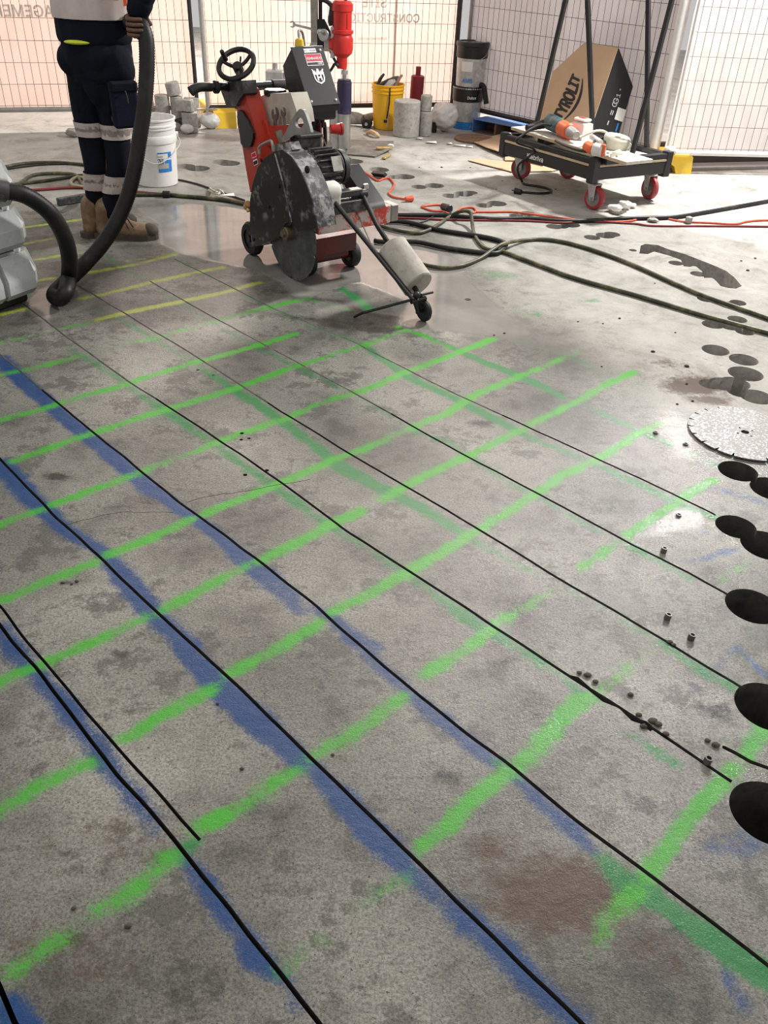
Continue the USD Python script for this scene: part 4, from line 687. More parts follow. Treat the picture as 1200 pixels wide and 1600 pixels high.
def ringband(axis_pts, r0, z0, z1, m, parent, nm='reflective_band', n=36, push=.007, src=None):
    """A band of the cloth between heights z0 and z1 round one limb, lifted a little off it."""
    mm = (tro_ray if src is None else src).copy(); nv = np.array(mm.vertex_normals); mm = trimesh.Trimesh(np.array(mm.vertices)+nv*push, mm.faces, process=False)
    z_ = np.array(mm.vertices)[:, 2][mm.faces]; mm = trimesh.Trimesh(mm.vertices, np.array(mm.faces)[(z_.max(1) > z0) & (z_.min(1) < z1)], process=False); mm.remove_unreferenced_vertices(); v_ = np.array(mm.vertices); v_[:, 2] = np.clip(v_[:, 2], z0, z1); mm.vertices = v_
    bs_ = mm.split(only_watertight=False); c = axis_pts[0]+(axis_pts[1]-axis_pts[0])*(((z0+z1)/2-axis_pts[0][2])/(axis_pts[1][2]-axis_pts[0][2]))
    b_ = min(bs_, key=lambda q: np.linalg.norm(q.bounds.mean(0)[:2]-c[:2])-.0*len(q.faces)); return part(parent, nm, b_, m, True)
tro_ray = tro
kz = lambda v, y: YP(160, v, y)[2]
ringband((rk, rk+Z3*.3), .070, kz(214, RA[1]-.03), kz(196, RA[1]-.03), 'band', tr_); ringband((lk, lk+Z3*.3), .072, kz(207, LA[1]-.05), kz(189, LA[1]-.05), 'band', tr_)
ringband((ra+Z3*.04, rk), .058, kz(297, RA[1]), kz(278, RA[1]), 'band', tr_); ringband((la+Z3*.04, lk), .060, kz(282, LA[1]), kz(265, LA[1]), 'band', tr_)
pk = rh+RD*.085-Z3*.17+FD*.0; part(tr_, 'cargo_pocket', rbox((.13, .045, .19), frame(pk, FD, -RD, Z3), r=.012), 'navy_light'); part(tr_, 'pocket_flap', rbox((.135, .05, .05), frame(pk+Z3*.085+RD*.002, FD, -RD, Z3), r=.01), 'navy')
part(tr_, 'pull_tab', tube([pk+Z3*.07+RD*.03, pk+Z3*.05+RD*.045, pk+Z3*.02+RD*.05], .004, 6), 'lace')
TCH = [(upz(wst, .0), (.178, .135, .055)), (upz(wst, .12), (.180, .137, .09)), (che, (.185, .14, .16)), (sh, (.17, .115, .085))]; torso_ = wrinkle(bones([TCH], .018, 8), .008, 8, 5)
jac = bones([TCH, [(rs, .078), (re, .066), (wr+(re-wr)*.12, .046)], [(ls, .078), (le, .066), (wl, .046)], [(neck-Z3*.03, .075), (neck+Z3*.005, .07)]], .018, 8)
jk = part(wk, 'jacket', wrinkle(jac, .008, 8, 5), 'navy', True, label='navy jacket with reflective tape'); tro_ray = jac
ringband((wst, wst+Z3*.3), .165, wst[2]+.085, wst[2]+.165, 'band', jk, push=.007, src=torso_); ringband((wst, wst+Z3*.6), .17, wst[2]+.26, wst[2]+.42, 'hi_orange', jk, 'orange_panel', push=.007, src=torso_); part(jk, 'orange_tab', hull([YP(u, v, y) for u, v in ((191, -12), (198, -12), (198, 9), (193, 10)) for y in (4.29, 4.36)]), 'hi_orange')
part(jk, 'cuff', bones([[(wr+(re-wr)*.10, .052), (wr+(re-wr)*.24, .057)]], .012, 2), 'navy', True); part(jk, 'sleeve_stripe', bones([[(wr+(re-wr)*.20+RD*.035+FD*.01, .016), (re+RD*.045, .02)]], .012, 2), 'hi_orange', True)
part(wk, 'undershirt', sphere(YP(121, 66, 4.33), .06, (1.05, .40, .17)), 'hi_yellow', True, label='bright yellow shirt tail below the jacket')
def boot(A, f, nm='boot'):
    s_ = np.array([-f[1], f[0], 0]); h0 = A-f*.075
    up_ = bones([[(A-f*.045+Z3*.075, (.050, .045, .05)), (A-f*.03+Z3*.16, .058)], [(h0+f*.02+Z3*.05, (.042, .042, .045)), (A+f*.02+Z3*.062, (.05, .045, .055)), (A+f*.115+Z3*.045, (.05, .05, .04)), (A+f*.175+Z3*.040, (.046, .046, .035))]], .010, 5)
    v = np.array(up_.vertices); v[:, 2] = np.maximum(v[:, 2], .022); up_.vertices = v
    b = part(wk, nm, wrinkle(up_, .004, 16, 8), 'boot', True)
    sole = Polygon([(-.10, -.030), (-.108, 0), (-.10, .030), (-.03, .036), (.05, .040), (.12, .052), (.175, .046), (.215, .022), (.222, 0), (.215, -.022), (.175, -.048), (.12, -.052), (.05, -.038), (-.03, -.036)]).buffer(.006)
    part(b, 'sole', extr(sole, .030, frame(A, f, s_, Z3)), 'boot_sole', 30); part(b, 'toe_cap', sphere(A+f*.185+Z3*.042, .046, (1.0, 1.0, .85)), 'boot_sole', True)
    part(b, 'laces', [tube([A+f*(.035+.022*k)+s_*.030+Z3*(.122-.020*k), A+f*(.045+.022*k)+Z3*(.128-.020*k), A+f*(.035+.022*k)-s_*.030+Z3*(.122-.020*k)], .004, 6, smooth=3) for k in range(4)]+[tube([A+f*.03+Z3*.15, A+f*.06-s_*.045+Z3*.12, A+f*.085-s_*.058+Z3*.07], .004, 6, smooth=4), tube([A+f*.03+Z3*.15, A+f*.075-s_*.03+Z3*.12, A+f*.11-s_*.052+Z3*.075], .004, 6, smooth=4)], 'lace', kind='stuff'); return b
boot(RA+fR*.005, fR); boot(LA, fL)
ht = part(wk, 'hard_hat', lathe([(.118, .0), (.112, .01), (.108, .05), (.09, .10), (.05, .128), (0, .136)], head+Z3*.045, unit(Z3+FD*.08), 32), 'hat', True); part(ht, 'brim', lathe([(.10, 0), (.138, -.006), (.138, 0), (.105, .012)], head+Z3*.047+FD*.012, unit(Z3+FD*.10), 32), 'hat')
for sd_ in (-1, 1): part(wk, 'ear', sphere(head+RD*sd_*.076-Z3*.01, .024, (.5, .7, 1.1)), 'skin', True); part(wk, 'eye', sphere(head+FD*.074+RD*sd_*.03+Z3*.008, .010), 'print_white', True)
part(wk, 'mouth', rbox((.045, .008, .008), frame(head+FD*.085-Z3*.075, RD, FD, Z3)), 'bit_maroon'); part(wk, 'hair', sphere(head-FD*.022+Z3*.0, .083, (1, 1, .95)), 'lace', True)
# ---------------------------------------------------------------- hose and the grey tank
HQ = [G(112, 432, .05), G(97, 447, .037), G(87, 457, .037), G(86, 464, .040), G(95, 466, .05), G(103, 455, .075), YP(107, 436, 3.66), YP(109, 412, 3.64), YP(105, 384, 3.62), YP(95, 358, 3.60), YP(79, 334, 3.57), YP(58, 316, 3.54), YP(34, 303, 3.50), YP(8, 298, 3.46)]
hp = np.array([YP(205, 30, 4.50), YP(204, 36, 4.38)]+hose_pts+HQ)
hs = thing('vacuum_hose', 'thick black hose looping from the hand of the worker to the grey tank', 'hose', (*G(95, 460)[:2], 0))
sp_ = smooth_path(hp, 14); d = np.r_[0, np.cumsum(np.linalg.norm(np.diff(sp_, axis=0), axis=1))]; s = np.arange(0, d[-1], .0055); hc_ = np.c_[tuple(np.interp(s, d, sp_[:, k]) for k in range(3))]
part(hs, 'hose', tube(hc_, .0345+.0013*np.where(np.arange(len(s)) % 2 == 0, 1, -1), 18), 'hose_black', True)
tkd = unit([-.46, -.89, 0]); tkn = np.array([-tkd[1], tkd[0], 0]); tkn = tkn if tkn[0] > 0 else -tkn; tc = G(46, 466)+tkn*.095-tkd*.05
tank = thing('vacuum_tank', 'light grey ribbed plastic tank of stacked bulging tiers at the left edge', 'tank', tc+tkd*.3-tkn*.25)
zt = [0, .20, .375, .56]; TL_, TD_ = .62, .50
mk('tank_base', (.02, .02, .02), .5)
part(tank, 'base', rbox((TL_-.14, TD_-.14, .05), frame(tc+tkd*(TL_/2)-tkn*(TD_/2)+Z3*.026, tkd, np.cross(Z3, tkd), Z3), r=.01), 'tank_base')
def octa(ins, z, L=TL_, D=TD_, ch=.07):
    c = tc+tkd*(L/2)-tkn*(D/2); a, b = L/2-ins, D/2-ins
    return [c+tkd*x+tkn*y+Z3*z for x, y in ((a-ch, b), (a, b-ch), (a, -b+ch), (a-ch, -b), (-a+ch, -b), (-a, -b+ch), (-a, b-ch), (-a+ch, b))]
for k in range(3):
    z0, z1 = zt[k]+.045, zt[k+1]+.045; sh_ = .008*k
    core = part(tank, 'tier', hull(octa(.05+sh_, z0)+octa(.022+sh_, z0+.025)+octa(.022+sh_, z0+.10)+octa(.05+sh_, z1-.004)), 'tank_groove', 25, label='recessed grey tier of the tank')
    for side, (L_, dirx, nrm, cc) in enumerate(((TL_, tkd, tkn, tc+tkd*(TL_/2)), (TD_, tkn, -tkd, tc-tkn*(TD_/2)))):
        for j in range(3):
            w0 = -L_/2+.055+sh_+j*(L_-.11-2*sh_)/3+.014; w1 = w0+(L_-.11-2*sh_)/3-.028
            pp_ = [cc+dirx*w+nrm*(-o-sh_)+Z3*z for w in (w0, w1) for o, z in ((.032, z0+.004), (.004, z0+.032), (.000, z0+.09), (.034, z1-.012), (.06, z0+.01), (.06, z1-.02))]
            part(core, 'bulge', hull(pp_), 'tank_grey', 25)
    cn = [tc+tkd*(.055+sh_)-tkn*(.03+sh_), tc+tkd*(.03+sh_)-tkn*(.055+sh_)]
    part(core, 'bulge', hull([q+Z3*z+(tkn-tkd)*o for q in (tc+tkd*(.06+sh_)-tkn*(.012+sh_), tc+tkd*(.012+sh_)-tkn*(.06+sh_)) for o, z in ((-.03, z0+.004), (-.004, z0+.032), (0, z0+.09), (-.034, z1-.012), (-.07, z0+.01), (-.07, z1-.02))]), 'tank_grey', 25)
hn = YP(8, 298, 3.46); zn = zt[3]+.04
part(tank, 'lid', hull(octa(.10, zn)+octa(.08, zn+.05)+octa(.12, zn+.07)), 'tank_groove', 25); part(tank, 'dome', lathe([(.17, 0), (.175, .06), (.15, .14), (.08, .18), (0, .19)], tc+tkd*.30-tkn*.27+Z3*(zn+.06), (0, 0, 1), 28), 'tank_grey')
part(tank, 'hose_socket', cyl(hn+unit(hp[-1]-hp[-2])*(-.005), hn+unit(hp[-1]-hp[-2])*.16, .045, .050, 20, .005), 'dusty_black')
# ---------------------------------------------------------------- white pail
def pail(name, o, r0, r1, h, m, label, cat_, group=None, ribs=(.80, .86, .93), parts=(), lab=None):
    t = thing(name, label, cat_, o, group); th = .004
    pr = [(0, 0), (r0-.006, 0), (r0, .006)]
    rz = lambda z: r0+(r1-r0)*z/h
    for q in ribs: z = q*h; pr += [(rz(z-.008), z-.008), (rz(z)+.006, z-.004), (rz(z)+.006, z+.003), (rz(z), z+.007)]
    pr += [(r1, h-.012), (r1+.006, h-.010), (r1+.006, h-.001), (r1, h), (r1-th, h-.001), (rz(h*.3)-th, h*.3), (r0-th, .006), (0, .006)]
    b = part(t, 'body', lathe(pr, o, (0, 0, 1), 48), m); return t, rz
bo = G(247, 286); bk, rz = pail('white_bucket', bo, .130, .147, .405, 'white_plastic', 'white plastic pail with a blue label standing behind the hose of the worker', 'bucket', ribs=(.66, .86, .90))
part(bk, 'collar', lathe([(rz(.27), .262), (rz(.27)+.007, .266), (rz(.29)+.009, .285), (rz(.31)+.004, .305), (rz(.31), .31)], bo, (0, 0, 1), 48), 'white_plastic')
vd = unit((CAM-bo)*[1, 1, 0]); vs = np.cross(Z3, vd)
def curved(o, r, a0, a1, z0, z1, rzf, m, parent, nm, push=.0012, n=12):
    A = np.linspace(a0, a1, n); P = [o+(vd*math.cos(a)+vs*math.sin(a))*(rzf(z)+push)+Z3*z for z in (z0, z1) for a in A]; k = np.arange(n-1)
    return part(parent, nm, trimesh.Trimesh(np.array(P), np.vstack([np.stack([k, k+1, k+n+1], 1), np.stack([k, k+n+1, k+n], 1)]), process=False), m, True)
lb = curved(bo, 0, .10, .80, .095, .215, rz, 'print_blue', bk, 'label', .0012)
curved(bo, 0, .10, .60, .178, .207, rz, 'paper', lb, 'label_field', .0020); curved(bo, 0, .10, .62, .116, .148, rz, 'print_grey', lb, 'label_field', .0020); curved(bo, 0, .10, .36, .148, .176, rz, 'print_navy', lb, 'label_field', .0022); curved(bo, 0, .36, .80, .168, .177, rz, 'paper', lb, 'label_field', .0022)
def ontext(s_, h, a, z, m, push, nm='lettering'):
    dr = vd*math.cos(a)+vs*math.sin(a); tx = vs*math.cos(a)-vd*math.sin(a); part(lb, nm, text(s_, h, frame(bo+dr*(rz(z)+push)+Z3*z, tx, Z3, dr), .0006, True), m)
ontext('ULTRA', .011, .23, .168, 'print_white', .0028); ontext('WHITE', .011, .23, .155, 'print_white', .0028); ontext('Timber', .008, .22, .193, 'print_grey', .0028)
hl = bo+Z3*.30; part(bk, 'handle', tube([hl-vs*.152, hl-vs*.16-Z3*.03+vd*.03, hl-vs*.09+vd*.125-Z3*.105, hl+vd*.162-Z3*.145, hl+vs*.09+vd*.125-Z3*.115, hl+vs*.165-Z3*.05+vd*.03, hl+vs*.152], .0025, 6, smooth=6), 'off_white')
part(bk, 'handle_boss', [cyl(hl+vs*.14, hl+vs*.16, .016, n=14)], 'white_plastic'); part(bk, 'handle_boss', [cyl(hl-vs*.14, hl-vs*.16, .016, n=14)], 'white_plastic')

# ---------------------------------------------------------------- core drill rig
DY = G(537, 233)[1]; dp = lambda u, v, dy=0.: YP(u, v, DY+dy)
rig = thing('core_drill', 'red core drill on a steel stand with a purple core bit, behind the floor saw', 'core drill', (*G(537, 232)[:2], 0))
vz = lambda p: np.array([0, 0, p[2]])
BX = G(537, 233)*[1, 1, 0]; zb = lambda v: dp(537, v)[2]
part(rig, 'core_barrel', cyl(BX+Z3*.0, BX+Z3*zb(176), .051, n=28), 'steel'); part(rig, 'core_bit', [cyl(BX+Z3*zb(177), BX+Z3*zb(127), .056, n=28, bev=.003), cyl(BX+Z3*zb(127), BX+Z3*zb(124), .05, n=28)], 'bit_purple', label='dark purple core bit')
part(rig, 'spindle', [cyl(BX+Z3*zb(125), BX+Z3*zb(104), .017, n=14), cyl(BX+Z3*zb(116), BX+Z3*zb(110), .027, n=6)], 'steel')
MX = BX+np.array([-.02, 0, 0]); zz = lambda v: Z3*zb(v)
dm = part(rig, 'drill_motor', lathe([(0, zb(107)), (.036, zb(107)), (.040, zb(100)), (.040, zb(90)), (.075, zb(83)), (.082, zb(76)), (.082, zb(60)), (.072, zb(56)), (.072, zb(53)), (.082, zb(52)), (.082, zb(47)), (.070, zb(46)), (.070, zb(18)), (.078, zb(17)), (.078, zb(6)), (.06, zb(1)), (0, zb(0))], MX, Z3, 30), 'drill_red', label='bright red drill motor')
part(dm, 'gear_housing', [rbox((.10, .11, zb(58)-zb(80)), frame(MX+np.array([-.045, 0, (zb(58)+zb(80))/2]), (1, 0, 0), (0, 1, 0), Z3), r=.02)], 'drill_red')
for k in range(3): part(dm, 'rib', rbox((.012, .012, zb(20)-zb(44)), frame(MX+np.array([.04+.0*k, -.055+.02*k, (zb(20)+zb(44))/2]), (1, 0, 0), (0, 1, 0), Z3), r=.003), 'drill_red')
part(rig, 'switch_grip', tube([dp(519, 40), dp(518, 30), dp(519, 18), dp(517, 8), dp(508, 1), dp(500, 0)], [.024, .026, .024, .016, .014, .014], 12, smooth=4), 'black_plastic'); part(rig, 'cable', tube([dp(540, 3), dp(541, -30), dp(530, -60)], .012, 8), 'cable_black')
cx = dp(492, 120, .06)*[1, 1, 0]; part(rig, 'column', rbox((.052, .052, 1.55), frame(cx+Z3*.79, (1, 0, 0), (0, 1, 0), Z3), r=.004), 'worn_steel', label='square steel column'); part(rig, 'rack', rbox((.026, .02, 1.0), frame(cx+np.array([.045, -.0, 1.05]), (1, 0, 0), (0, 1, 0), Z3), r=.002), 'black_steel')
part(rig, 'stand_base', rbox((.34, .22, .05), frame(cx+np.array([.08, .02, .03]), (1, 0, 0), (0, 1, 0), Z3), r=.01), 'worn_steel')
cr = part(rig, 'carriage', hull([dp(u, v, y) for u, v in ((497, 30), (507, 30), (516, 48), (518, 78), (497, 78)) for y in (-.0, .10)]), 'black_steel'); part(cr, 'side_plate', rbox((.03, .08, .20), frame(dp(520, 66), (1, 0, 0), (0, 1, 0), Z3)), 'galvanised'); part(cr, 'knob', [cyl(dp(506, 55, -.06), dp(506, 55, 0), .042, n=14, bev=.008), cyl(dp(504, 48, -.08), dp(511, 58, -.02), .014, n=8), sphere(dp(500, 50, -.04), .022)], 'steel'); part(cr, 'motor_mount', rbox((.10, .07, .10), frame(dp(517, 68, .02), (1, 0, 0), (0, 1, 0), Z3)), 'worn_steel')
part(rig, 'crank_handle', spanner((dp(490, 46, -.02), dp(457, 38, -.02)), .016, .022, n=(0, -1, .1)), 'worn_steel', label='steel spanner-shaped crank handle'); part(rig, 'clamp', [hull([dp(u, v, y) for u, v in ((478, 84), (496, 84), (496, 66), (486, 66)) for y in (0, .08)])], 'worn_steel')
part(rig, 'hose_loop', tube([dp(516, 80, -.0), dp(522, 92, -.02), dp(528, 103, -.04), dp(523, 100, -.03), dp(518, 108, -.0), dp(508, 120, .05)], .010, 8, smooth=4), 'cable_black')
single('core_barrel', lathe([(0, 0), (.043, 0), (.043, .30), (.036, .30), (.036, .04), (0, .04)], G(523, 232), Z3, 24), 'galvanised', 'short steel core barrel standing beside the core drill', 'core barrel')
ts = G(431, 176, .0)
gb = thing('silver_tool', 'small silver metal tool seen over the handlebar of the saw by the fence', 'tool', (*YP(430, 120, 7.6)[:2], 0)); y76 = lambda u, v, d=0: YP(u, v, 7.6+d)
gx = y76(430, 120)*[1, 1, 0]; zt_ = lambda v: y76(430, v)[2]
part(gb, 'body', rbox((.15, .10, zt_(109)), frame(gx+Z3*zt_(109)/2, (1, 0, 0), (0, 1, 0), Z3), r=.012), 'galvanised'); part(gb, 'neck', cyl(gx+Z3*zt_(110), gx+Z3*zt_(98), .022, n=16), 'galvanised'); part(gb, 'side_boss', cyl(gx+np.array([.06, -.02, zt_(122)]), gx+np.array([.075, -.02, zt_(112)]), .024, n=14), 'steel')
# ---------------------------------------------------------------- yellow fence feet
def foot(c, ax, label, L=.60, W=.23, Hh=.148):
    ax = unit(ax); sd = np.cross(Z3, ax); t = thing('fence_block', label, 'fence foot', c, 'yellow plastic fence feet')
    prof = Polygon([(-L/2, 0), (-L/2+.012, Hh-.03), (-L/2+.05, Hh), (L/2-.05, Hh), (L/2-.012, Hh-.03), (L/2, 0), (L/2-.12, 0), (L/2-.14, .05), (L/2-.21, .085), (-L/2+.21, .085), (-L/2+.14, .05), (-L/2+.12, 0)]).buffer(.006).buffer(-.006)
    m = extr(prof, W-.04, frame(c-np.cross(ax, Z3)*(W/2-.02), ax, Z3, np.cross(ax, Z3)))
    part(t, 'body', m, 'yellow_plastic', 25); part(t, 'side_rim', rbox((L-.10, W, .028), frame(c+Z3*(Hh-.016), ax, sd, Z3), r=.01), 'yellow_plastic'); return t
fn2 = unit((G(357, 205)-G(325, 178))*[1, 1, 0]); foot(G(341, 190), fn2, 'yellow plastic fence foot under the silver post, beside the concrete core pile')
foot(G(1036, 271)+np.array([0, .1, 0]), (1, .08, 0), 'yellow plastic fence foot behind the right end of the trolley', L=.42, W=.24, Hh=.150)
fs = G(330, 172, .15)+Z3*.006; single('spanner', spanner((fs-BD*.12, fs+BD*.02), .026, .032, n=(0, 0, 1), th=.010), 'worn_steel', 'worn spanner lying on the yellow fence foot beside the posts', 'spanner')
# ---------------------------------------------------------------- concrete cores and rubble by the fence
def core(u, v0, v1, r, label, y=7.5, m='core_concrete', tilt=(0, 0), z0=0.):
    b = YP(u, v0, y); b = np.array([b[0], y, z0]); h = YP(u, v1, y)[2]-z0
    ax = unit([tilt[0], tilt[1], 1]); return single('concrete_core', lathe([(0, 0), (r-.006, 0), (r, .005), (r*.995, h*.45), (r, h-.006), (r-.008, h), (0, h-.003)], b, ax, 30), m, label, 'concrete core', 'drilled concrete cores')
core(240, 200, 151, .040, 'slim concrete core half hidden behind the rim of the white bucket', 7.62)
core(257.5, 200, 148, .058, 'concrete core standing behind the white bucket, left of the leaning one', 7.50)
core(279, 202, 150, .050, 'upright concrete core carrying the tilted round piece on its top', 7.52, tilt=(.02, 0))
zc = YP(274, 150, 7.5)[2]; core(273, 150, 128, .056, 'short tilted concrete core balanced on top of the pile', 7.52, tilt=(-.18, -.05), z0=zc+.004)
core(303, 202, 152, .062, 'rough tall concrete core at the back of the pile beside the yellow foot', 7.66)
def block(c, size, yaw, label, seed, m='core_concrete', nm='concrete_piece'):
    b = trimesh.creation.box((1, 1, 1)); b = b.subdivide().subdivide().subdivide(); v = np.array(b.vertices); v = np.sign(v)*np.minimum(np.abs(v), .5-.03*np.random.default_rng(seed).random(v.shape)); v += (meshkit.fbm(v*3+seed*5.3, 3, seed)[:, None]-.5)*.10*np.sign(v)
    b.vertices = v*np.asarray(size); b.apply_translation([0, 0, -b.bounds[0, 2]]); b.apply_transform(boxT(c, yaw)); return single(nm, b, m, label, 'concrete piece', 'broken concrete pieces', smooth=25)
bq = YP(298, 203, 7.42); block((bq[0], 7.42, 0), (.125, .10, .150), 12, 'rough concrete block at the bottom front of the core pile', 4)
block((bq[0]-.035, 7.44, .156), (.13, .09, .085), -4, 'small concrete block stacked on the rough block of the core pile', 5)
single('stone', lumpy(G(327, 203)+np.array([0, .05, 0]), (.17, .13, .125), 3, .16), 'plastic_bag', 'pale grey rounded stone leaning against the yellow fence foot', 'stone'); single('stone', lumpy(G(293, 209), (.11, .09, .075), 6, .15), 'plastic_bag', 'small whitish stone in front of the core pile', 'stone')
hx = G(280, 203); single('hose_offcut', tube([hx+[-.06, .02, .03], hx+[-.03, .0, .075], hx+[.03, -.01, .07], hx+[.08, -.02, .03]], .024, 10, smooth=5), 'dusty_black', 'bent black hose offcut at the foot of the core pile', 'hose')
single('stone', lumpy(G(342//3+2, 214), (.12, .09, .07), 9, .4), 'rubble', 'grey rubble lump on the floor left of the worker', 'stone')
core(650, 216, 155, .053, 'slim concrete core of two stacked lengths beside the big core', G(664, 215)[1]) if 0 else None
bc_ = G(634, 212); single('concrete_core', lathe([(0, 0), (.106, 0), (.112, .006), (.111, .15), (.1135, .155), (.1115, .205), (.112, .268), (.104, .276), (0, .272)], bc_, Z3, 40), 'core_concrete', 'big fat concrete core in front of the yellow pail', 'concrete core', 'drilled concrete cores')
lc_ = G(664, 212); single('concrete_core', lathe([(0, 0), (.050, 0), (.054, .005), (.054, .185), (.048, .192), (0, .19)], lc_, Z3, 28), 'core_concrete', 'slim concrete core standing right of the big one', 'concrete core', 'drilled concrete cores')
single('concrete_core', lathe([(0, 0), (.044, 0), (.049, .004), (.048, .115), (.042, .122), (0, .12)], lc_+np.array([-.008, .01, .194]), unit([.03, 0, 1]), 28), 'rubble', 'short concrete core stacked on the slim one right of the big core', 'concrete core', 'drilled concrete cores')
# yellow pail of tools, maroon bit
yo = G(604, 200); yp_, yr = pail('yellow_pail', yo, .118, .140, .355, 'yellow_pail', 'yellow plastic pail full of old tools in front of the fence', 'pail', ribs=(.82, .90)); 
part(yp_, 'side_strip', rbox((.016, .004, .30), frame(yo+np.array([.012, -.131, .175]), (1, 0, 0), (0, 1, 0), Z3), r=.001), 'stick_tan'); part(yp_, 'strap', tube([yo+np.array([.02, -.142, .34]), yo+np.array([.018, -.138, .22]), yo+np.array([0, -.133, .10])], .006, 6), 'black_steel'); part(yp_, 'label', rbox((.03, .003, .022), frame(yo+np.array([-.01, -.125, .075]), (1, 0, 0), (0, 1, 0), Z3), r=.0005), 'print_black')
for k, (p0, p1, r, m, lb_) in enumerate((((-.09, -.05, .33), (.10, .0, .40), .018, 'black_steel', 'long dark steel bar lying across the top of the yellow pail'), ((.06, -.07, .34), (.115, .02, .42), .012, 'rust', 'rusty hook at the right rim of the yellow pail'), ((-.02, -.05, .32), (.06, -.02, .375), .028, 'rubble', 'whitish lump among the tools in the yellow pail'), ((-.10, .02, .32), (-.04, .05, .42), .013, 'black_steel', 'short dark bar poking up at the left of the yellow pail'), ((-.02, .05, .33), (.09, .05, .395), .022, 'dusty_black', 'dark tool handle at the back of the yellow pail'))):
    a_, b_ = yo+np.array(p0), yo+np.array(p1); single('loose_tool', tube([a_, (a_*.5+b_*.5)+Z3*.012, b_], [r, r*1.15, r*.8], 8, smooth=3), m, lb_, 'tool', 'old tools in the yellow pail')
mb = thing('core_bit', 'maroon core drill bit standing behind the concrete cores, right of the yellow pail', 'core bit', G(647, 198)); m0_ = G(647, 198); mt_ = YP(653, 119, m0_[1]); 
part(mb, 'barrel', lathe([(0, 0), (.058, 0), (.058, np.linalg.norm(mt_-m0_)), (.045, np.linalg.norm(mt_-m0_)+.008), (0, np.linalg.norm(mt_-m0_)+.01)], m0_, mt_-m0_, 30), 'bit_maroon'); part(mb, 'neck', cyl(mt_, mt_+unit(mt_-m0_)*.075, .022, n=16, bev=.003), 'bit_maroon')
# white bag, black socket, two stacked pails
single('white_bag', lumpy(G(693, 208)+np.array([0, .06, 0]), (.23, .20, .23), 11, .26, 4, 1.7), 'plastic_bag', 'crumpled white bag between the slim core and the stacked pails', 'bag')
single('black_socket', cyl(G(678, 207), G(678, 207)+Z3*.085, .022, n=16, bev=.004), 'black_plastic', 'small black cylinder beside the white bag', 'socket')
po = G(727, 199)
for k, (z_, lab_) in enumerate(((0, 'lower of the two stacked pails, with a black collar and blue foot'), (.338, 'upper of the two stacked pails, with a black lid'))):
    o_ = po+np.array([.006*k, .0, z_]); t, rz_ = pail('paint_pail', o_, .122, .133, .335, 'clear_pail', lab_, 'pail', 'stacked paint pails', ribs=())
    part(t, 'collar', lathe([(rz_(.222)+.001, .222), (rz_(.225)+.006, .226), (.139, .326), (.139, .336), (.128, .3365)], o_, Z3, 44), 'black_plastic', label='black collar')
    if k: part(t, 'lid', lathe([(.142, .310), (.145, .314), (.145, .338), (.140, .347), (.118, .347), (.114, .340), (0, .340)], o_, Z3, 44), 'black_plastic')
    vd = unit((CAM-o_)*[1, 1, 0]); vs = np.cross(Z3, vd); bo = o_
    if not k: curved(o_, 0, -1.5, 1.5, .0, .062, rz_, 'print_blue', t, 'blue_band', .0012, 20); lb = t; rz = rz_; ontext('AM', .036, .55, .032, 'clear_pail', .002); ontext('Dulux', .022, .25, .262, 'print_white', .0095)
    else: curved(o_, 0, -.75, .35, .035, .075, rz_, 'print_grey', t, 'faded_print', .0012, 14); curved(o_, 0, -.7, .1, .125, .20, rz_, 'paper', t, 'faded_label', .0012, 14); lb = t; rz = rz_; ontext('AMS', .03, -.2, .055, 'print_blue', .002)
    part(t, 'handle', tube([o_+vs*.142+Z3*.27, o_+vs*.10+vd*.105+Z3*.19, o_+vd*.145+vs*.03+Z3*.135] if not k else [o_+vs*.142+Z3*.31, o_+vs*.115+vd*.09+Z3*.25, o_+vs*.07+vd*.128+Z3*.22], .0025, 6, smooth=4), 'steel')
fR1 = unit((PF-PE)*[1, 1, 0]); nR1 = np.cross(fR1, Z3); nR1 = nR1 if nR1[1] < 0 else -nR1
hk = [PL(u, v, PE+nR1*.05, nR1) for u, v in ((747, 137), (751, 133), (756, 136), (758, 148), (760, 162))]; single('black_hook', tube(hk, .022, 10, smooth=4), 'rubber', 'bent black hose end hooked on the fence beside the stacked pails', 'hose')
# blue-edged open box, cardboard sheets, rusty disc, scraps
BY0, BY1 = G(737, 206), G(800, 219); bd_ = unit((BY1-BY0)*[1, 1, 0]); bn_ = np.cross(Z3, bd_); bL, bD, bH = .60, .22, .105
bt = thing('open_box', 'blue-topped open cardboard box lying behind the trolley', 'box', BY0+bd_*bL/2+bn_*bD/2); Bf = lambda s_, d_, z_: frame(BY0+bd_*s_+bn_*d_+Z3*z_, bd_, bn_, Z3)
part(bt, 'top_panel', rbox((bL, bD, .008), Bf(bL/2, bD/2, bH), r=.002), 'blue_card', label='blue upper panel'); part(bt, 'side_panel', rbox((.008, bD, bH), Bf(.004, bD/2, bH/2), r=.002), 'blue_card'); part(bt, 'bottom_panel', rbox((bL, bD, .006), Bf(bL/2, bD/2, .004), r=.002), 'card_dark'); part(bt, 'rear_panel', rbox((bL, .008, bH), Bf(bL/2, bD-.004, bH/2), r=.002), 'card_dark'); part(bt, 'divider', rbox((.02, bD*.9, bH-.012), Bf(.24, bD/2, bH/2), r=.002), 'card_dark')
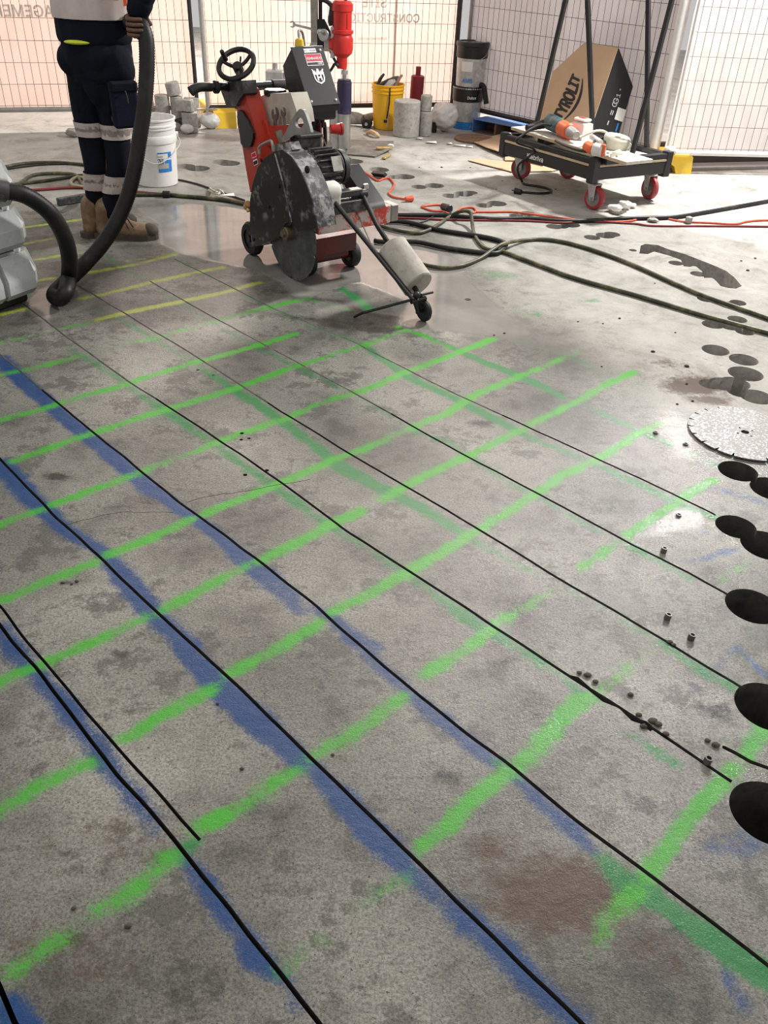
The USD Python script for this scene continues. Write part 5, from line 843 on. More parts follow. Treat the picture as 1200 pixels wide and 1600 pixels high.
def sheet(name, px, z, label, m, th=.005, lift=(), cat_='cardboard', group=None, fold=0.):
    P = [G(u, v, z+(lift[i] if i < len(lift) else 0)) for i, (u, v) in enumerate(px)]; Q = [p+Z3*th for p in P]; n = len(P)
    tri = trimesh.creation.triangulate_polygon(Polygon([p[:2] for p in P]), engine='earcut')
    vv = tri[0]; zz_ = {tuple(np.round(p[:2], 6)): p[2] for p in P}; zs = np.array([zz_.get(tuple(np.round(v, 6)), z) for v in vv]); k = len(vv); V_ = np.vstack([np.c_[vv, zs+th], np.c_[vv, zs]]); F_ = [tri[1], tri[1][:, ::-1]+k]
    idx = [int(np.argmin(np.linalg.norm(vv-p[:2], axis=1))) for p in P]; sg = Polygon([p[:2] for p in P]).exterior.is_ccw
    for a_, b_ in zip(idx, idx[1:]+idx[:1]): F_.append(np.array([(a_, a_+k, b_+k), (a_, b_+k, b_)]) if sg else np.array([(a_, b_+k, a_+k), (a_, b_, b_+k)]))
    f_ = np.vstack(F_); mm = trimesh.Trimesh(V_, f_, process=False); mm.fix_normals(); return single(name, mm, m, label, cat_, group, smooth=False)
sheet('cardboard_sheet', [(739,222),(760,231),(790,241),(850,256),(880,235),(800,205)], .012, 'upper flat sheet of brown cardboard sticking out behind the left end of the trolley', 'cardboard', .006, (.0,.01,.02,.02,.0,.0))
sheet('cardboard_sheet', [(731,251),(745,249),(780,252),(860,253),(885,262),(862,268),(800,269),(765,260)], .006, 'lower pointed sheet of brown cardboard on the floor below the left caster', 'cardboard_pale', .005)
sheet('cardboard_sheet', [(789,243),(830,246),(830,252),(789,251)], .018, 'narrow strip of brown cardboard between the two larger sheets', 'cardboard_pale', .005)
dc = G(741, 219); single('rusty_disc', lathe([(0, 0), (.165, 0), (.17, .004), (.17, .016), (.164, .020), (.03, .020), (.03, .024), (0, .024)], dc, Z3, 48), 'rust', 'flat rusty round disc lying on the floor in front of the blue-topped box', 'disc')
for i, (u, v, w_, d_, ya, m, lb_) in enumerate(((674, 224, .085, .055, 8, 'paper', 'white square scrap of paper on the floor below the slim core'), (702, 226, .05, .035, 30, 'paper', 'small white scrap beside the rusty disc'), (718, 229, .10, .03, -8, 'paper', 'long white scrap of paper in front of the rusty disc'), (733, 231, .06, .025, 10, 'paper', 'curled white scrap at the right of the rusty disc'), (356, 312, .085, .05, 20, 'paper', 'white paper tag lying on the cables beside the rear wheel of the saw'), (655, 218, .06, .03, 4, 'concrete_chip', 'flat concrete flake in front of the big core'))):
    g_ = G(u, v); zt2 = .004 if i != 4 else .024; P_ = [g_+boxT((0, 0, 0), ya)[:3, :3] @ np.array([sx*w_/2, sy*d_/2*(1-.25*(sx > 0)), zt2+.010*(sx*sy > 0)]) for sx, sy in ((-1, -1), (1, -1), (1, 1), (-1, 1))]
    single('paper_scrap' if m == 'paper' else 'concrete_flake', hull(P_+[p+Z3*.0015 for p in P_]), m, lb_, 'scrap', smooth=False)
sheet('floor_mat', [(548,219),(580,221),(615,222),(613,231),(598,240),(586,246),(566,244),(540,242)], .004, 'dark grey curled mat on the floor behind the saw', 'mat_grey', .008, (.0,.01,.03,.03,.005,.0,.0,.0), 'mat')
ba = G(602, 243); bt2 = thing('brass_bracket', 'yellowish T-shaped metal bracket lying at the edge of the grey mat', 'bracket', ba); part(bt2, 'shank', rbox((.030, .15, .016), frame(G(604, 247)+Z3*.012, (.96, -.28, 0), (.28, .96, 0), Z3), r=.004), 'brass'); part(bt2, 'cross_bar', rbox((.13, .034, .020), frame(G(600, 238)+Z3*.030, (.97, .22, 0), (-.22, .97, 0), Z3), r=.005), 'brass'); part(bt2, 'knob', sphere(G(610, 235)+Z3*.035, .020, (1.3, .8, .7)), 'off_white')
single('bent_strip', tube([G(573, 208, .012), G(580, 206, .035), G(588, 210, .03), G(592, 213, .012)], [.012, .02, .02, .014], 8, smooth=4), 'stick_tan', 'bent tan strip of scrap on the floor left of the yellow pail', 'scrap')
rg = thing('grinder', 'dusty angle grinder lying by the fence left of the yellow pail', 'grinder', G(565, 197)); g5 = G(556, 198); part(rg, 'body', tube([g5+[-.10, .05, .06], g5+[0, .05, .06], g5+[.06, .03, .055]], [.055, .05, .04], 14, smooth=4), 'rubble'); part(rg, 'head', lathe([(0, 0), (.042, 0), (.046, .01), (.040, .06), (0, .065)], G(572, 201)+np.array([0, .0, .035]), (.25, .9, .1), 20), 'black_plastic'); part(rg, 'spindle', cyl(G(572, 201)+np.array([0, -.02, .038]), G(572, 201)+np.array([0, .01, .038]), .014, n=10), 'steel'); part(rg, 'handle', tube([g5+[.06, .06, .06], g5+[.14, .10, .07], g5+[.20, .10, .06]], [.03, .034, .03], 12, smooth=4), 'rubble')
# ---------------------------------------------------------------- carton leaning on the fence
fat = lambda u: PL(u, 200, PE, nR1)
c0 = fat(846)*[1, 1, 0]+nR1*.40; c1_ = fat(930)*[1, 1, 0]+nR1*.40
cup = unit(-nR1*.24+Z3*.80); cxd = unit(c1_-c0); cn_ = np.cross(cxd, cup); cn_ = cn_ if cn_[1] < 0 else -cn_
cpx = lambda u, v, o=0.: PL(u, v, c0+cn_*o, cn_)
front = [cpx(864, 112), cpx(913, 67), cpx(966, 74), cpx(927, 191)]; l0 = front[0]; l1 = cpx(843, 185); dl = unit(l1-l0); bl_ = l1-Z3*0
ext_ = lambda a, b: a+(b-a)*((.004-a[2])/(b[2]-a[2]))
bl_ = ext_(l0, l1); br_ = ext_(front[2], front[3]); bk_ = [cpx(989, 135, -.20), None]; bk_[1] = ext_(bk_[0], cpx(968, 205, -.20)) if cpx(968, 205, -.20)[2] > .01 else cpx(968, 205, -.20)
ctn = thing('carton', 'tall eight-sided tan and black carton leaning on the fence behind the trolley', 'carton', (*((bl_+br_)/2)[:2], 0))
fpoly = front[:3]+[br_, bl_]; bpts = [bk_[0], bk_[1], bl_-cn_*.16+Z3*.05, l0-cn_*.16, front[1]-cn_*.10]
for p_ in bpts: p_[2] = max(p_[2], .006)
part(ctn, 'body', hull([p_-cn_*.004 for p_ in fpoly]+bpts), 'card_black', False, label='black side of the carton'); FT = frame(c0-cn_*.003, cxd, cup, np.cross(cxd, cup)); sgn = np.sign(np.cross(cxd, cup)@cn_)
f2 = [((p_-c0)@cxd, (p_-c0)@cup) for p_ in fpoly]
fp = part(ctn, 'front_panel', extr(Polygon(f2).buffer(0), .006, frame(c0-cn_*.003, cxd, cup, cn_) if sgn > 0 else frame(c0+cn_*.003, cxd, cup, -cn_)), 'cardboard', False, label='tan front panel of the carton')
ta, tb_ = cpx(876, 187), cpx(907, 121); tx_ = unit(tb_-ta); ty_ = np.cross(cn_, tx_); Lt = np.linalg.norm(tb_-ta)
tm = meshkit.text_mesh('TYROLIT', .10, .0015, True); b_ = tm.bounds; tm.apply_translation([-b_[0, 0], -b_[0, 1], 0]); w_ = b_[1, 0]-b_[0, 0]; h_ = b_[1, 1]-b_[0, 1]; vv = np.array(tm.vertices); xx = vv[:, 0]/w_; base = .035-.19*xx*(1-xx); top = .112+.0*xx
vv[:, 0] = xx*Lt; vv[:, 1] = base+(top-base)*(vv[:, 1]/h_); tm.vertices = vv; tm.apply_transform(frame(ta+cn_*.0035-ty_*.03, tx_, ty_, cn_)); vb = np.array(tm.vertices); tm = cat([tm]+[trimesh.Trimesh(vb+tx_*a_+ty_*b_+cn_*.0002*k_, tm.faces, process=False) for k_, (a_, b_) in enumerate(((.004, 0), (-.004, 0), (0, .003), (0, -.003)), 1)]); part(fp, 'lettering', tm, 'print_black', False, label='black block lettering')
xs_ = np.linspace(0, 1, 16); lo_ = np.c_[xs_*Lt, .017-.19*xs_*(1-xs_)-.008]; hi_ = np.c_[xs_[::-1]*Lt, .017-.19*xs_[::-1]*(1-xs_[::-1])-.008-.020*(1-(2*xs_[::-1]-1)**2)-.006]
part(fp, 'swoosh', extr(Polygon(np.vstack([lo_, hi_])).buffer(0), .0015, frame(ta+cn_*.0035-ty_*.03, tx_, ty_, cn_)), 'print_black', False)
hm = hull([p_-cn_*.004 for p_ in fpoly]+bpts)
def onside(u, v):                                   # a point and frame on the black side, where it is seen at u, v
    loc, _, tri = hm.ray.intersects_location([CAM], [ray(u, v)]); k = int(np.argmin(np.linalg.norm(loc-CAM, axis=1))); n_ = hm.face_normals[tri[k]]; n_ = n_ if n_@(CAM-loc[k]) > 0 else -n_
    x_ = unit((front[2]-br_)-n_*((front[2]-br_)@n_)); return frame(loc[k]+n_*.0015, x_, np.cross(n_, x_), n_)
part(ctn, 'address_label', rbox((.085, .075, .0015), onside(969, 179), r=.0004), 'paper'); part(ctn, 'blue_tape', rbox((.06, .014, .001), onside(964, 199), r=.0003), 'print_blue')
for ch_, u, v, hh_ in (('G', 962, 158, .045), ('C', 960, 163, .04), ('=', 956, 176, .05), ('-', 950, 192, .06), ('1', 966, 149, .035), ('.', 969, 140, .05)): part(ctn, 'side_print', text(ch_, hh_, onside(u, v), .001, True), 'print_grey', False)

# ---------------------------------------------------------------- trolley with an upright frame
T0, TLc, TRc = G(925, 281, .19), G(787, 239, .19), G(1037, 270, .19)
tx, ty = (TLc-T0)*[1, 1, 0], (TRc-T0)*[1, 1, 0]; Lx, Ly = np.linalg.norm(tx), np.linalg.norm(ty); tx, ty = tx/Lx, ty/Ly
TO = T0*[1, 1, 0]
tp = lambda a, b, z: TO+tx*a+ty*b+Z3*z
trol = thing('panel_trolley', 'black steel trolley on red wheels with a tall frame, loaded with tools', 'trolley', tp(Lx/2, Ly/2, 0))
def beam(a, b, w, h, z, m, nm, label=None):
    p, q = tp(*a, z), tp(*b, z); d = unit(q-p); return part(trol, nm, rbox((np.linalg.norm(q-p), w, h), frame((p+q)/2, d, np.cross(Z3, d), Z3), r=.003), m, label=label)
E4 = (((0, 0), (Lx, 0)), ((0, 0), (0, Ly)), ((Lx, 0), (Lx, Ly)), ((0, Ly), (Lx, Ly)))
for a_, b_ in E4: beam(a_, b_, .04, .075, .2275, 'black_satin', 'lower_beam')
sh_ = lambda e, o: tuple((x[0]+(-o if x[0] == 0 else o)*0, x[1]) for x in e)
for k, (a_, b_) in enumerate(E4): beam(a_, b_, .046, .016, .274, 'timber', 'timber_strip', 'pale timber strip between the beams')
for k, (a_, b_) in enumerate(E4): beam(a_, b_, .044, .030, .299, 'black_satin', 'upper_rail')
for a_ in ((0, 0), (Lx, 0), (0, Ly), (Lx, Ly)): part(trol, 'corner_post', rbox((.052, .052, .155), frame(tp(*a_, .247), tx, ty, Z3), r=.004), 'black_satin')
part(trol, 'deck_board', rbox((Lx-.05, Ly-.05, .016), frame(tp(Lx/2, Ly/2, .277), tx, ty, Z3), r=.002), 'deck_top', label='pale plywood deck')
u1, u2 = G(799, 198, .352), G(979, 253, .352); ud = unit(u2-u1); un = np.cross(Z3, ud); UL = np.linalg.norm(u2-u1); UW = .22
ub = part(trol, 'upper_board', rbox((UL, UW, .020), frame((u1+u2)/2+un*UW/2-Z3*.010, ud, un, Z3), r=.002), 'deck_top', label='loose plywood board on the deck'); part(ub, 'board_edge', rbox((UL, .004, .019), frame((u1+u2)/2-un*.001-Z3*.010, ud, un, Z3), r=.001), 'timber')
for sx_2 in (.25, .80): part(trol, 'packer', rbox((.06, UW*.8, .052), frame(u1+ud*UL*sx_2+un*UW*.55+Z3*(.316-.352), ud, un, Z3), r=.004), 'black_satin')
FRT = text('Klebriva', .030, frame(tp(Lx*.60, -.0215, .225), -tx, Z3, np.cross(-tx, Z3)), .0012, True); part(trol, 'lettering', FRT, 'print_white', False)
apex = lambda u, v, y: YP(u, v, y)
ytop = (tp(Lx*.5, Ly*.5, 0))[1]
for (u0, v0, z0, u1, v1, yo_) in ((840, 187, .36, 884, 0, .10), (926, 206, .36, 918, 0, -.02), (1010, 238, .28, 1013, 0, .25), (985, 251, .30, 1050, 0, .1)):
    p = G(u0, v0, z0); q = YP(u1, v1, p[1]*.5+(ytop+yo_)*.5); q = p+(q-p)*1.55; part(trol, 'frame_leg', tube([p-unit(q-p)*.02, q], .0175, 4), 'black_satin', False)
    if u0 == 926: ta_ = q
    if u0 == 840: tb_2 = q
part(trol, 'ridge_bar', tube([tb_2, ta_], .0175, 4), 'black_satin', False)
def caster(g, yaw, R=.072, top=.19):
    d = np.array([math.cos(yaw), math.sin(yaw), 0]); n_ = np.array([-d[1], d[0], 0]); o = g+Z3*R; w = .042
    cs = part(trol, 'caster', [rbox((.095, .085, .008), frame(g+d*.03+Z3*(top-.006), d, n_, Z3), r=.002), cyl(g+d*.03+Z3*(top-.03), g+d*.03+Z3*(top-.008), .03, n=18), rbox((.075, .068, .008), frame(g+d*.018+Z3*(R*2+.010), d, n_, Z3), r=.003)]+[hull([g+d*x+n_*(s*.030+e)+Z3*z for e in (-.0025, .0025) for x, z in ((.05, R*2+.012), (-.015, R*2+.012), (-.018, R-.012), (.018, R-.012))]) for s in (-1, 1)], 'galvanised', label='galvanised caster fork')
    wh = part(cs, 'wheel', lathe([(R*.70, -w/2), (R*.93, -w/2), (R, -w/2+.008), (R, w/2-.008), (R*.93, w/2), (R*.70, w/2)], o, n_, 34), 'caster_red', label='red rubber tyre'); part(cs, 'hub', [lathe([(0, -w*.42), (R*.25, -w*.42), (R*.28, -w*.3), (R*.64, -w*.3), (R*.72, -w*.47), (R*.72, w*.47), (R*.64, w*.3), (R*.28, w*.3), (R*.25, w*.42), (0, w*.42)], o, n_, 26), cyl(o-n_*.036, o+n_*.036, .009, n=6)], 'rail_grey'); return cs
caster(G(926, 327), math.radians(131)); caster(G(812, 279), math.radians(148)); caster(G(1012, 311), math.radians(112)); caster(tp(Lx-.08, Ly-.08, 0), math.radians(140))
# tools on the trolley
Zd = .353
def dk(u, v, z=0.): return G(u, v, Zd+z)
t1 = dk(858, 206); ax1 = unit(dk(893, 222)-dk(858, 206))
ds = thing('drill', 'teal power drill with an orange collar and long grey lead, lying on the trolley', 'power tool', t1); L1 = np.linalg.norm(dk(893, 222)-t1); n1_ = np.cross(ax1, Z3)
part(ds, 'body', tube([t1+Z3*.055-ax1*.03, t1+Z3*.062, t1+Z3*.06+ax1*L1*.35, t1+Z3*.058+ax1*L1*.55], [.036, .052, .050, .042], 14, smooth=4), 'teal'); part(ds, 'handle', tube([t1+Z3*.05-ax1*.02+n1_*.02, t1+Z3*.03+n1_*.10-ax1*.03, t1+Z3*.022+n1_*.16-ax1*.02], [.030, .024, .022], 10, smooth=4), 'black_plastic'); part(ds, 'collar', cyl(t1+Z3*.055+ax1*L1*.52, t1+Z3*.055+ax1*L1*.86, .050, .046, 18, .006), 'orange_plastic', label='orange collar'); part(ds, 'chuck', cyl(t1+Z3*.055+ax1*L1*.86, t1+Z3*.052+ax1*(L1*.86+.10), .036, .026, 16, .004), 'galvanised')
cb = smooth_path([dk(860, 196, .06), dk(847, 194, .09), dk(832, 200, .09), dk(818, 210, .06), dk(807, 222, .015), tp((G(803, 232, .3)-TO)@tx, -.032, .27), tp((G(806, 248, .2)-TO)@tx, -.045, .15), G(815, 282, .02), G(821, 288, .009), G(845, 292, .009), G(861, 297, .009), G(858, 301, .009), G(840, 302, .009), G(815, 300, .009)], 7)
part(ds, 'lead', tube(cb, .0075, 8), 'cable_black'); part(ds, 'plug', [cyl(G(815, 300, .018), G(804, 298, .018), .016, .020, 12, .003), cyl(G(804, 298, .018), G(800, 297, .018), .004, n=6)], 'black_plastic')
t2 = dk(906, 216); gr2 = thing('angle_grinder', 'dusty white and orange power tool in the middle of the trolley', 'power tool', t2); a2 = unit(dk(930, 232)-dk(896, 222))
part(gr2, 'body', hull([t2+a2*x+np.cross(a2, Z3)*y+Z3*z for x, y, z in ((-.075, -.05, .0), (.07, -.05, .0), (-.075, .05, .0), (.07, .05, .0), (-.06, -.045, .09), (.06, -.04, .095), (-.06, .045, .09), (.06, .04, .095), (0, 0, .115))]), 'plastic_bag', label='dusty grey body'); part(gr2, 'lid', rbox((.10, .07, .016), frame(t2+Z3*.115, a2, np.cross(Z3, a2), Z3), r=.005), 'white_plastic'); part(gr2, 'marking', rbox((.06, .03, .004), frame(t2+Z3*.124, a2, np.cross(Z3, a2), Z3), r=.001), 'caster_red')
part(gr2, 'collar', cyl(dk(916, 229, .035), dk(928, 233, .035), .034, .030, 16, .004), 'orange_plastic'); part(gr2, 'head', [cyl(dk(928, 233, .035), dk(943, 236, .035), .038, .034, 16, .004), cyl(dk(925, 214, .05), dk(939, 222, .06), .018, .014, 12)], 'off_white'); part(gr2, 'guard', rbox((.03, .02, .07), frame(dk(942, 235, .04), a2, np.cross(Z3, a2), Z3), r=.004), 'orange_plastic')
part(gr2, 'lead', tube([dk(868, 220, .012), dk(885, 228, .012), dk(910, 236, .012), dk(930, 236, .015), dk(944, 226, .03), dk(942, 216, .05), dk(930, 220, .05), dk(925, 226, .045)], .0085, 8, smooth=6), 'cable_black')
single('grey_lead', tube([dk(905, 215, .06), dk(920, 208, .08), dk(936, 204, .085), dk(947, 207, .07), dk(954, 214, .04)], .008, 8, smooth=6), 'strap_cream', 'thin cream cable arching between the grinder and the strap coil on the trolley', 'cable')
sc_ = dk(960, 231); sp = []
for k in range(5): sp.append(torus(sc_+Z3*.032, (0.12, -.1, 1), .022+.014*k, .0068, 30, 6))
cs_ = thing('strap_coil', 'cream coil of webbing strap on the trolley deck beside the frame leg', 'strap', sc_); part(cs_, 'coil', lathe([(.020, 0), (.078, 0), (.084, .008), (.084, .062), (.078, .070), (.058, .066), (.040, .070), (.022, .066), (.018, .05)], sc_, (.10, -.10, 1), 36), 'strap_cream'); part(cs_, 'loose_end', hull([dk(952, 246, .001)+Z3*z for z in (0, .002)]+[dk(975, 240, z) for z in (.001, .003)]+[dk(968, 233, z) for z in (.03, .032)]+[dk(957, 237, z) for z in (.03, .032)]), 'strap_cream')
single('round_knob', sphere(G(979, 233, .286)+Z3*.02, .030, (1, 1, .9)), 'strap_cream', 'small cream ball beside the strap coil on the trolley', 'knob')
single('chips', cat([lumpy(dk(u, v), (.02, .016, .010), 40+i, .3, 1) for i, (u, v) in enumerate(((945, 242), (950, 240), (955, 243), (960, 242), (949, 245), (940, 240), (964, 245)))]), 'rubble', 'few grey chips on the edge of the trolley board', 'chips', None, 'stuff')
# ---------------------------------------------------------------- cables and hoses on the floor
def cable(px, r, m, label, cat_='cable', z=None, per=6, n=8, name='cable', group=None):
    P = [G(q[0], q[1], (q[2] if len(q) > 2 else r+.001)) for q in px]
    return single(name, tube(smooth_path(P, per), r, n), m, label, cat_, group, smooth=True)
cable([(612,336),(632,336),(665,336),(695,336),(740,340),(775,342),(825,341),(880,345),(933,344),(985,341),(1035,340),(1062,338),(1110,330),(1200,314),(1300,295),(1450,272),(1650,252)], .0125, 'cable_black', 'thick black cable running from the saw to the right across the pale floor')
cable([(610,340),(650,341),(690,343),(760,344),(825,345),(880,348),(920,346),(987,349),(1010,352),(1040,353),(1100,353),(1200,354),(1300,356),(1500,361),(1750,372)], .0060, 'cable_red', 'thin dark red cable lying straight beside the thick black one')
cable([(742,331),(765,331),(800,331),(835,335),(862,339),(900,343),(945,346),(985,345),(1005,339),(1025,338),(1045,342),(1068,346),(1110,348),(1148,350),(1168,346),(1200,344),(1280,345),(1400,352),(1560,349),(1750,360)], .0060, 'cable_orange', 'orange extension cord snaking past the trolley to the right edge')
cable([(660,322),(680,320),(700,321)], .006, 'cable_orange', 'short orange lead with a black plug behind the cables', 'cord'); single('black_plug', cat([cyl(G(691, 322, .022), G(703, 327, .022), .020, .026, 14, .004)]), 'black_plastic', 'black round plug at the end of the short orange lead', 'plug')
cable([(658,323),(675,329),(692,330),(703,335)], .006, 'cable_orange', 'orange lead loop in front of the black plug', 'cord'); cable([(715,330),(719,326),(730,324),(740,325),(744,330),(738,333)], .006, 'cable_orange', 'small orange cord loop between the black plug and the olive hose', 'cord')
ex = thing('extension_lead', 'orange extension lead with a black socket block curling behind the saw', 'extension lead', G(610, 290)); part(ex, 'cord', tube(smooth_path([G(u, v, .008) for u, v in ((568,268),(576,273),(590,282),(600,279),(609,279),(616,288),(612,296),(608,302),(616,308),(633,311))], 6), .0065, 8), 'cable_orange'); part(ex, 'plug', [cyl(G(633, 311, .02), G(645, 310, .02), .014, .020, 12, .003)], 'cable_orange'); part(ex, 'socket_block', hull([p+q for p in (G(584, 271, .025), G(601, 273, .025)) for q in (np.array([0, 0, .02]), np.array([0, 0, -.02]), np.array([0, .04, .01]), np.array([0, -.04, .01]), np.array([.02, 0, 0]), np.array([-.02, 0, 0]))]), 'black_plastic', label='black socket block')
hz = .0108
cable([(590,352),(605,356),(625,361),(650,364),(668,360),(688,349),(703,338),(718,331,.05),(730,330,.07),(736,335,.06),(738,350,.03),(741,366),(750,380),(762,389),(778,391),(800,398),(850,417),(900,435),(1000,463),(1100,493),(1200,520),(1290,545),(1450,600),(1650,690)], hz, 'hose_olive', 'olive hose looping up beside the saw and running down to the right edge', 'hose', name='water_hose')
cable([(640,398),(655,411),(690,418),(722,415),(752,403),(772,389,.03),(790,380,.04),(822,375),(862,375),(912,386),(980,410),(1050,441),(1105,464),(1200,497),(1290,530),(1450,575),(1650,640)], hz, 'hose_olive', 'olive and black hose arching over the core holes to the right edge', 'hose', name='water_hose')
cable([(585,376),(600,378),(650,378),(690,386),(730,392),(772,396),(785,389),(789,380),(760,371),(690,360),(650,350),(625,346),(600,346)], .0135, 'cable_black', 'thick black cable doubled back in a narrow loop beside the saw')
cable([(640,350),(665,345),(685,334),(705,332)], .005, 'cable_black', 'thin grey wire leading from the saw to the black cable')
cable([(7,261),(33,256),(60,254),(93,254),(128,257),(160,262),(200,268)], hz, 'hose_olive', 'olive hose lying farthest back, behind the legs of the worker', 'hose', name='water_hose'); cable([(10,264),(40,260),(70,257),(110,256)], .006, 'cable_black', 'thin black cable just in front of the farthest olive hose')
cable([(5,291),(13,290),(28,288),(36,283),(44,277),(55,273),(75,271),(100,271),(117,273),(123,279),(127,286),(134,291),(160,292),(195,293)], hz, 'hose_olive', 'olive hose bending in a flat loop left of the worker', 'hose', name='water_hose')
cable([(15,289),(40,286),(73,282),(100,278),(117,275),(140,273)], hz*.95, 'hose_olive', 'olive hose crossing straight under the flat loop left of the worker', 'hose', name='water_hose'); cable([(145,292),(128,292),(115,290),(111,286),(113,281),(122,277),(135,279)], .012, 'hose_pale', 'pale hose coil beside the left leg of the worker', 'hose', name='water_hose')
cable([(18,291),(33,295),(48,297),(80,295),(113,293),(139,294),(200,299),(262,304),(300,307),(350,311),(384,317)], .0085, 'cable_red', 'dark red cable running behind the feet of the worker to the saw'); cable([(195,304),(230,304),(258,304),(285,306),(330,310),(360,314),(386,319)], .012, 'hose_olive', 'olive hose joined by a black coupling in front of the white bucket', 'hose', name='water_hose')
single('coupling', cat([cyl(G(254, 304, .018), G(266, 304, .018), .022, n=14, bev=.003)]), 'black_plastic', 'black hose coupling in front of the white bucket', 'coupling'); cable([(274,280),(290,283),(310,288),(330,295),(350,302),(382,313)], .006, 'cable_black', 'thin black cable running from the white bucket to the rear of the saw')
single('cable_tangle', cat([tube(smooth_path([G(u, v, z) for u, v, z in c_], 5), .006, 6) for c_ in (((328,294,.01),(336,299,.04),(345,300,.03),(352,306,.01)), ((330,298,.01),(342,296,.05),(350,303,.02)), ((326,297,.01),(338,303,.03),(348,299,.03)))]), 'strap_cream', 'small pale tangle of cord beside the white paper tag', 'cord', None, 'stuff')
sq = thing('squeegee', 'black floor squeegee head lying behind the feet of the worker', 'squeegee', G(118, 318)); s0_, s1_ = G(91, 322), G(150, 312); sd2 = unit(s1_-s0_); part(sq, 'blade', rbox((np.linalg.norm(s1_-s0_), .03, .045), frame((s0_+s1_)/2+Z3*.0235, sd2, np.cross(Z3, sd2), Z3), r=.004), 'dusty_black'); part(sq, 'socket', hull([G(u, v, z) for u, v in ((122, 311), (140, 309)) for z in (.045, .05)]+[G(u, v, z) for u, v in ((124, 307), (139, 304)) for z in (.09, .10)]+[G(126, 306, .05), G(141, 304, .05)]), 'black_plastic')
# ---------------------------------------------------------------- saw blade on the floor, sleeves, debris
db = G(1163, 679); RB2 = .196; a = np.linspace(0, 2*np.pi, 252, endpoint=False); rr = np.where((a*21/(2*np.pi)) % 1 < .045, RB2-.024, RB2)
DSK = {'g': ('geometry', {}), 'v': ('voronoi_texture', {'scale': 95.}), 'r': ('rgb_ramp', {'ramp': [(.16, (1, 1, 1)), (.30, (0, 0, 0))]}), 'n': ('noise_texture', {'scale': 9., 'detail': 4.}), 'nr': ('rgb_ramp', {'ramp': [(.40, (0, 0, 0)), (.58, (1, 1, 1))]}), 'k': ('math', {'math_type': 'multiply'}), 'rg': ('mix_float', {'a': .46, 'b': .12}), 'c': ('mix_color', {'a': (.30, .29, .28), 'b': (.62, .61, .60)}), 'b': ('bump', {'distance': .0015, 'strength': .6}), 'p': ('principled_bsdf', {'metallic': .75})}
MT['disc_steel'] = usdkit.material(stage, '/World/Looks/disc_steel', {'g': ('geometry', {}), 'n': ('noise_texture', {'scale': 150., 'detail': 3.}), 'r': ('rgb_ramp', {'ramp': [(.58, (0, 0, 0)), (.63, (1, 1, 1))]}), 'c': ('mix_color', {'a': (.13, .123, .118), 'b': (.45, .45, .46)}), 'rg': ('mix_float', {'a': .55, 'b': .16}), 'b': ('bump', {'distance': .002, 'strength': .25}), 'p': ('principled_bsdf', {'metallic': .45})}, [('g.position', 'n.vector'), ('n.fac', 'r.fac'), ('r.color', 'c.fac'), ('c.result', 'p.base_color'), ('r.color', 'rg.fac'), ('rg.result', 'p.roughness'), ('n.fac', 'b.height'), ('b.normal', 'p.normal')], surface='p.BSDF')  # paler, smoother noise specks put the glints into the colour
dkp = Polygon(np.c_[rr*np.cos(a), rr*np.sin(a)]).difference(Point(0, 0).buffer(.014)).difference(unary_union([Point(.032*math.cos(t), .032*math.sin(t)).buffer(.004) for t in (.4, 1.9, 3.5, 5.1)]))
single('saw_blade', extr(dkp, .0045, frame(db+Z3*.006, (1, 0, 0), (0, 1, 0), Z3)), 'disc_steel', 'big round diamond saw blade lying wet on the floor at the right edge', 'saw blade', smooth=False)
SL = [(1036, 863, 'metal sleeve in the floor between the two cuts, below the white splash'), (1042, 967, 'metal sleeve standing in the wet glare, upper of the close pair'), (1079, 999, 'metal sleeve standing in the wet glare, lower of the close pair'), (1104, 1192, 'metal sleeve sitting on the saw cut next to the lowest big core hole'), (1024, 677, 'metal sleeve left of the loose saw blade, in the green line'), (1071, 695, 'metal sleeve closest to the rim of the loose saw blade'), (1060, 806, 'broken sleeve in the middle of the white splash')]
for u, v, lb_ in SL:
    g_ = G(u, v); t = thing('anchor_sleeve', lb_, 'anchor', g_, 'metal anchor sleeves in the floor'); hh = .016 if u not in (1024, 1071, 1060) else .006
    part(t, 'sleeve', lathe([(.0085, 0), (.0085, hh), (.0055, hh), (.0055, .001), (0, .001)], g_, (.12, .05, 1), 16), 'spanner_grey'); part(t, 'bore', cyl(g_+Z3*.001, g_+Z3*.003, .0054, n=14), 'hole_void')
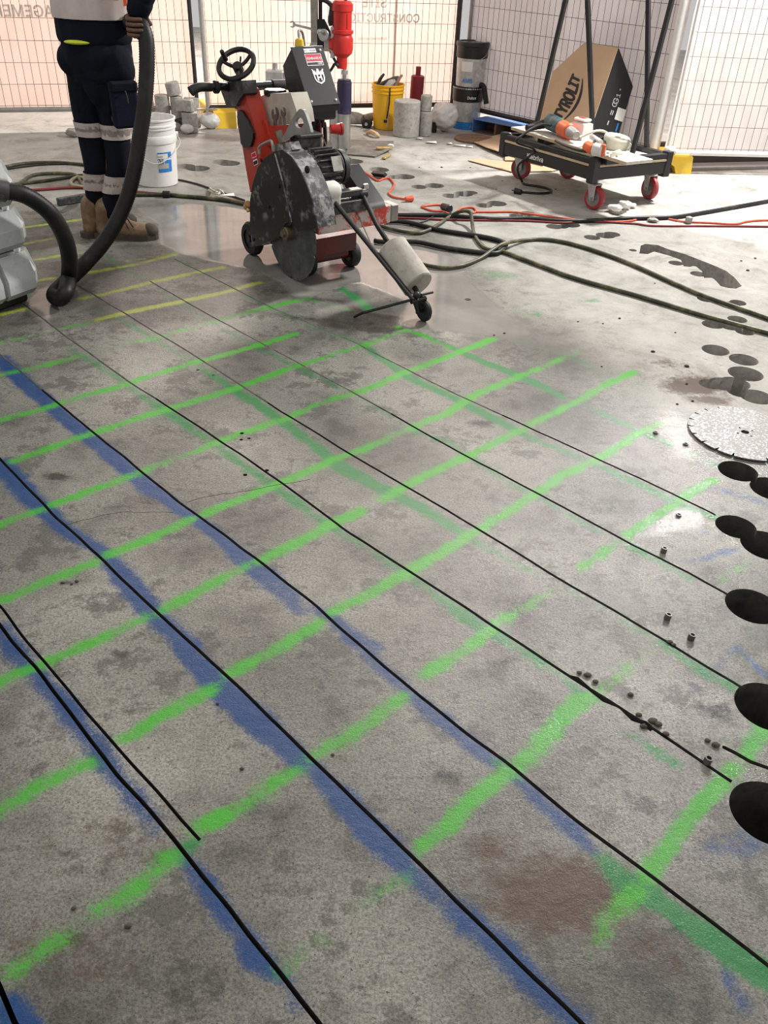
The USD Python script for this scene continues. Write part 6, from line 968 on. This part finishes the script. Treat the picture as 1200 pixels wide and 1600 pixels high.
CH_ = [(1073, 573, .022), (1020, 550, .018), (1073, 600, .012), (1082, 627, .012), (1058, 632, .012), (903, 503, .010), (942, 506, .010), (968, 498, .014), (1023, 443, .01), (1180, 404, .016), (1158, 408, .014), (1168, 423, .02), (940, 573, .01), (1055, 520, .01), (985, 1086, .016), (918, 1056, .020), (930, 1066, .016), (1020, 1128, .024), (1005, 1136, .018), (998, 1118, .016), (1040, 1148, .016), (1028, 1133, .02), (1118, 1165, .02), (1105, 1158, .014), (905, 1052, .014), (1046, 1004, .018), (1052, 1008, .014), (690, 262, .02), (735, 262, .012), (655, 262, .014), (785, 283, .012), (868, 296, .014), (775, 296, .010), (610, 470, .006), (788, 521, .012), (772, 524, .010), (340, 1100, .008), (520, 1180, .008), (120, 909, .012), (98, 911, .010), (112, 913, .009), (200, 1448, .012), (115, 1420, .010), (378, 1202, .010)]
mk('dirt_clod', (.050, .039, .031), .9, 0, .35, 60, .5, 200)
single('debris', cat([lumpy(G(u, v), (r*.95, r*.75, r*.36), 60+i, .4, 1) for i, (u, v, r) in enumerate(CH_) if r > 0]), 'dirt_clod', 'small dark crumbs of broken concrete scattered over the slab', 'debris', None, 'stuff', 40)
wr_ = G(950, 330); wp = thing('crumpled_wrapper', 'crumpled whitish wrapper and rubble against the black cable under the trolley', 'wrapper', wr_)
part(wp, 'wrapper', [lumpy(G(u, v), (a_, b_, c_), sd_, .5, 2, 2.2) for u, v, a_, b_, c_, sd_ in ((958, 331, .10, .06, .045, 21), (975, 327, .09, .07, .05, 22), (987, 325, .05, .04, .03, 23))], 'paper', kind='stuff'); part(wp, 'strip', tube([G(953, 324, .02), G(957, 331, .012), G(968, 333, .015), G(978, 329, .035)], .012, 6, smooth=5), 'worn_steel')
single('grey_clip', rbox((.035, .035, .04), boxT(G(1075, 349)+Z3*.021, 20), r=.005), 'rubble', 'small grey cube clip on the orange cord near the right edge', 'clip'); single('rubble_lump', lumpy(G(1020, 347), (.07, .05, .022), 31, .5), 'rubble', 'flat dark rubble lump under the cables right of the trolley', 'rubble')
tie = G(1060, 244); single('knotted_tie', cat([lumpy(G(1046, 241, .14), (.09, .06, .05), 33, .5), tube([G(1046, 237, .16), G(1049, 241, .12), G(1044, 246, .10)], .006, 6, smooth=4)]), 'plastic_bag', 'white knotted plastic tie at the foot of the pale fence post', 'tie')
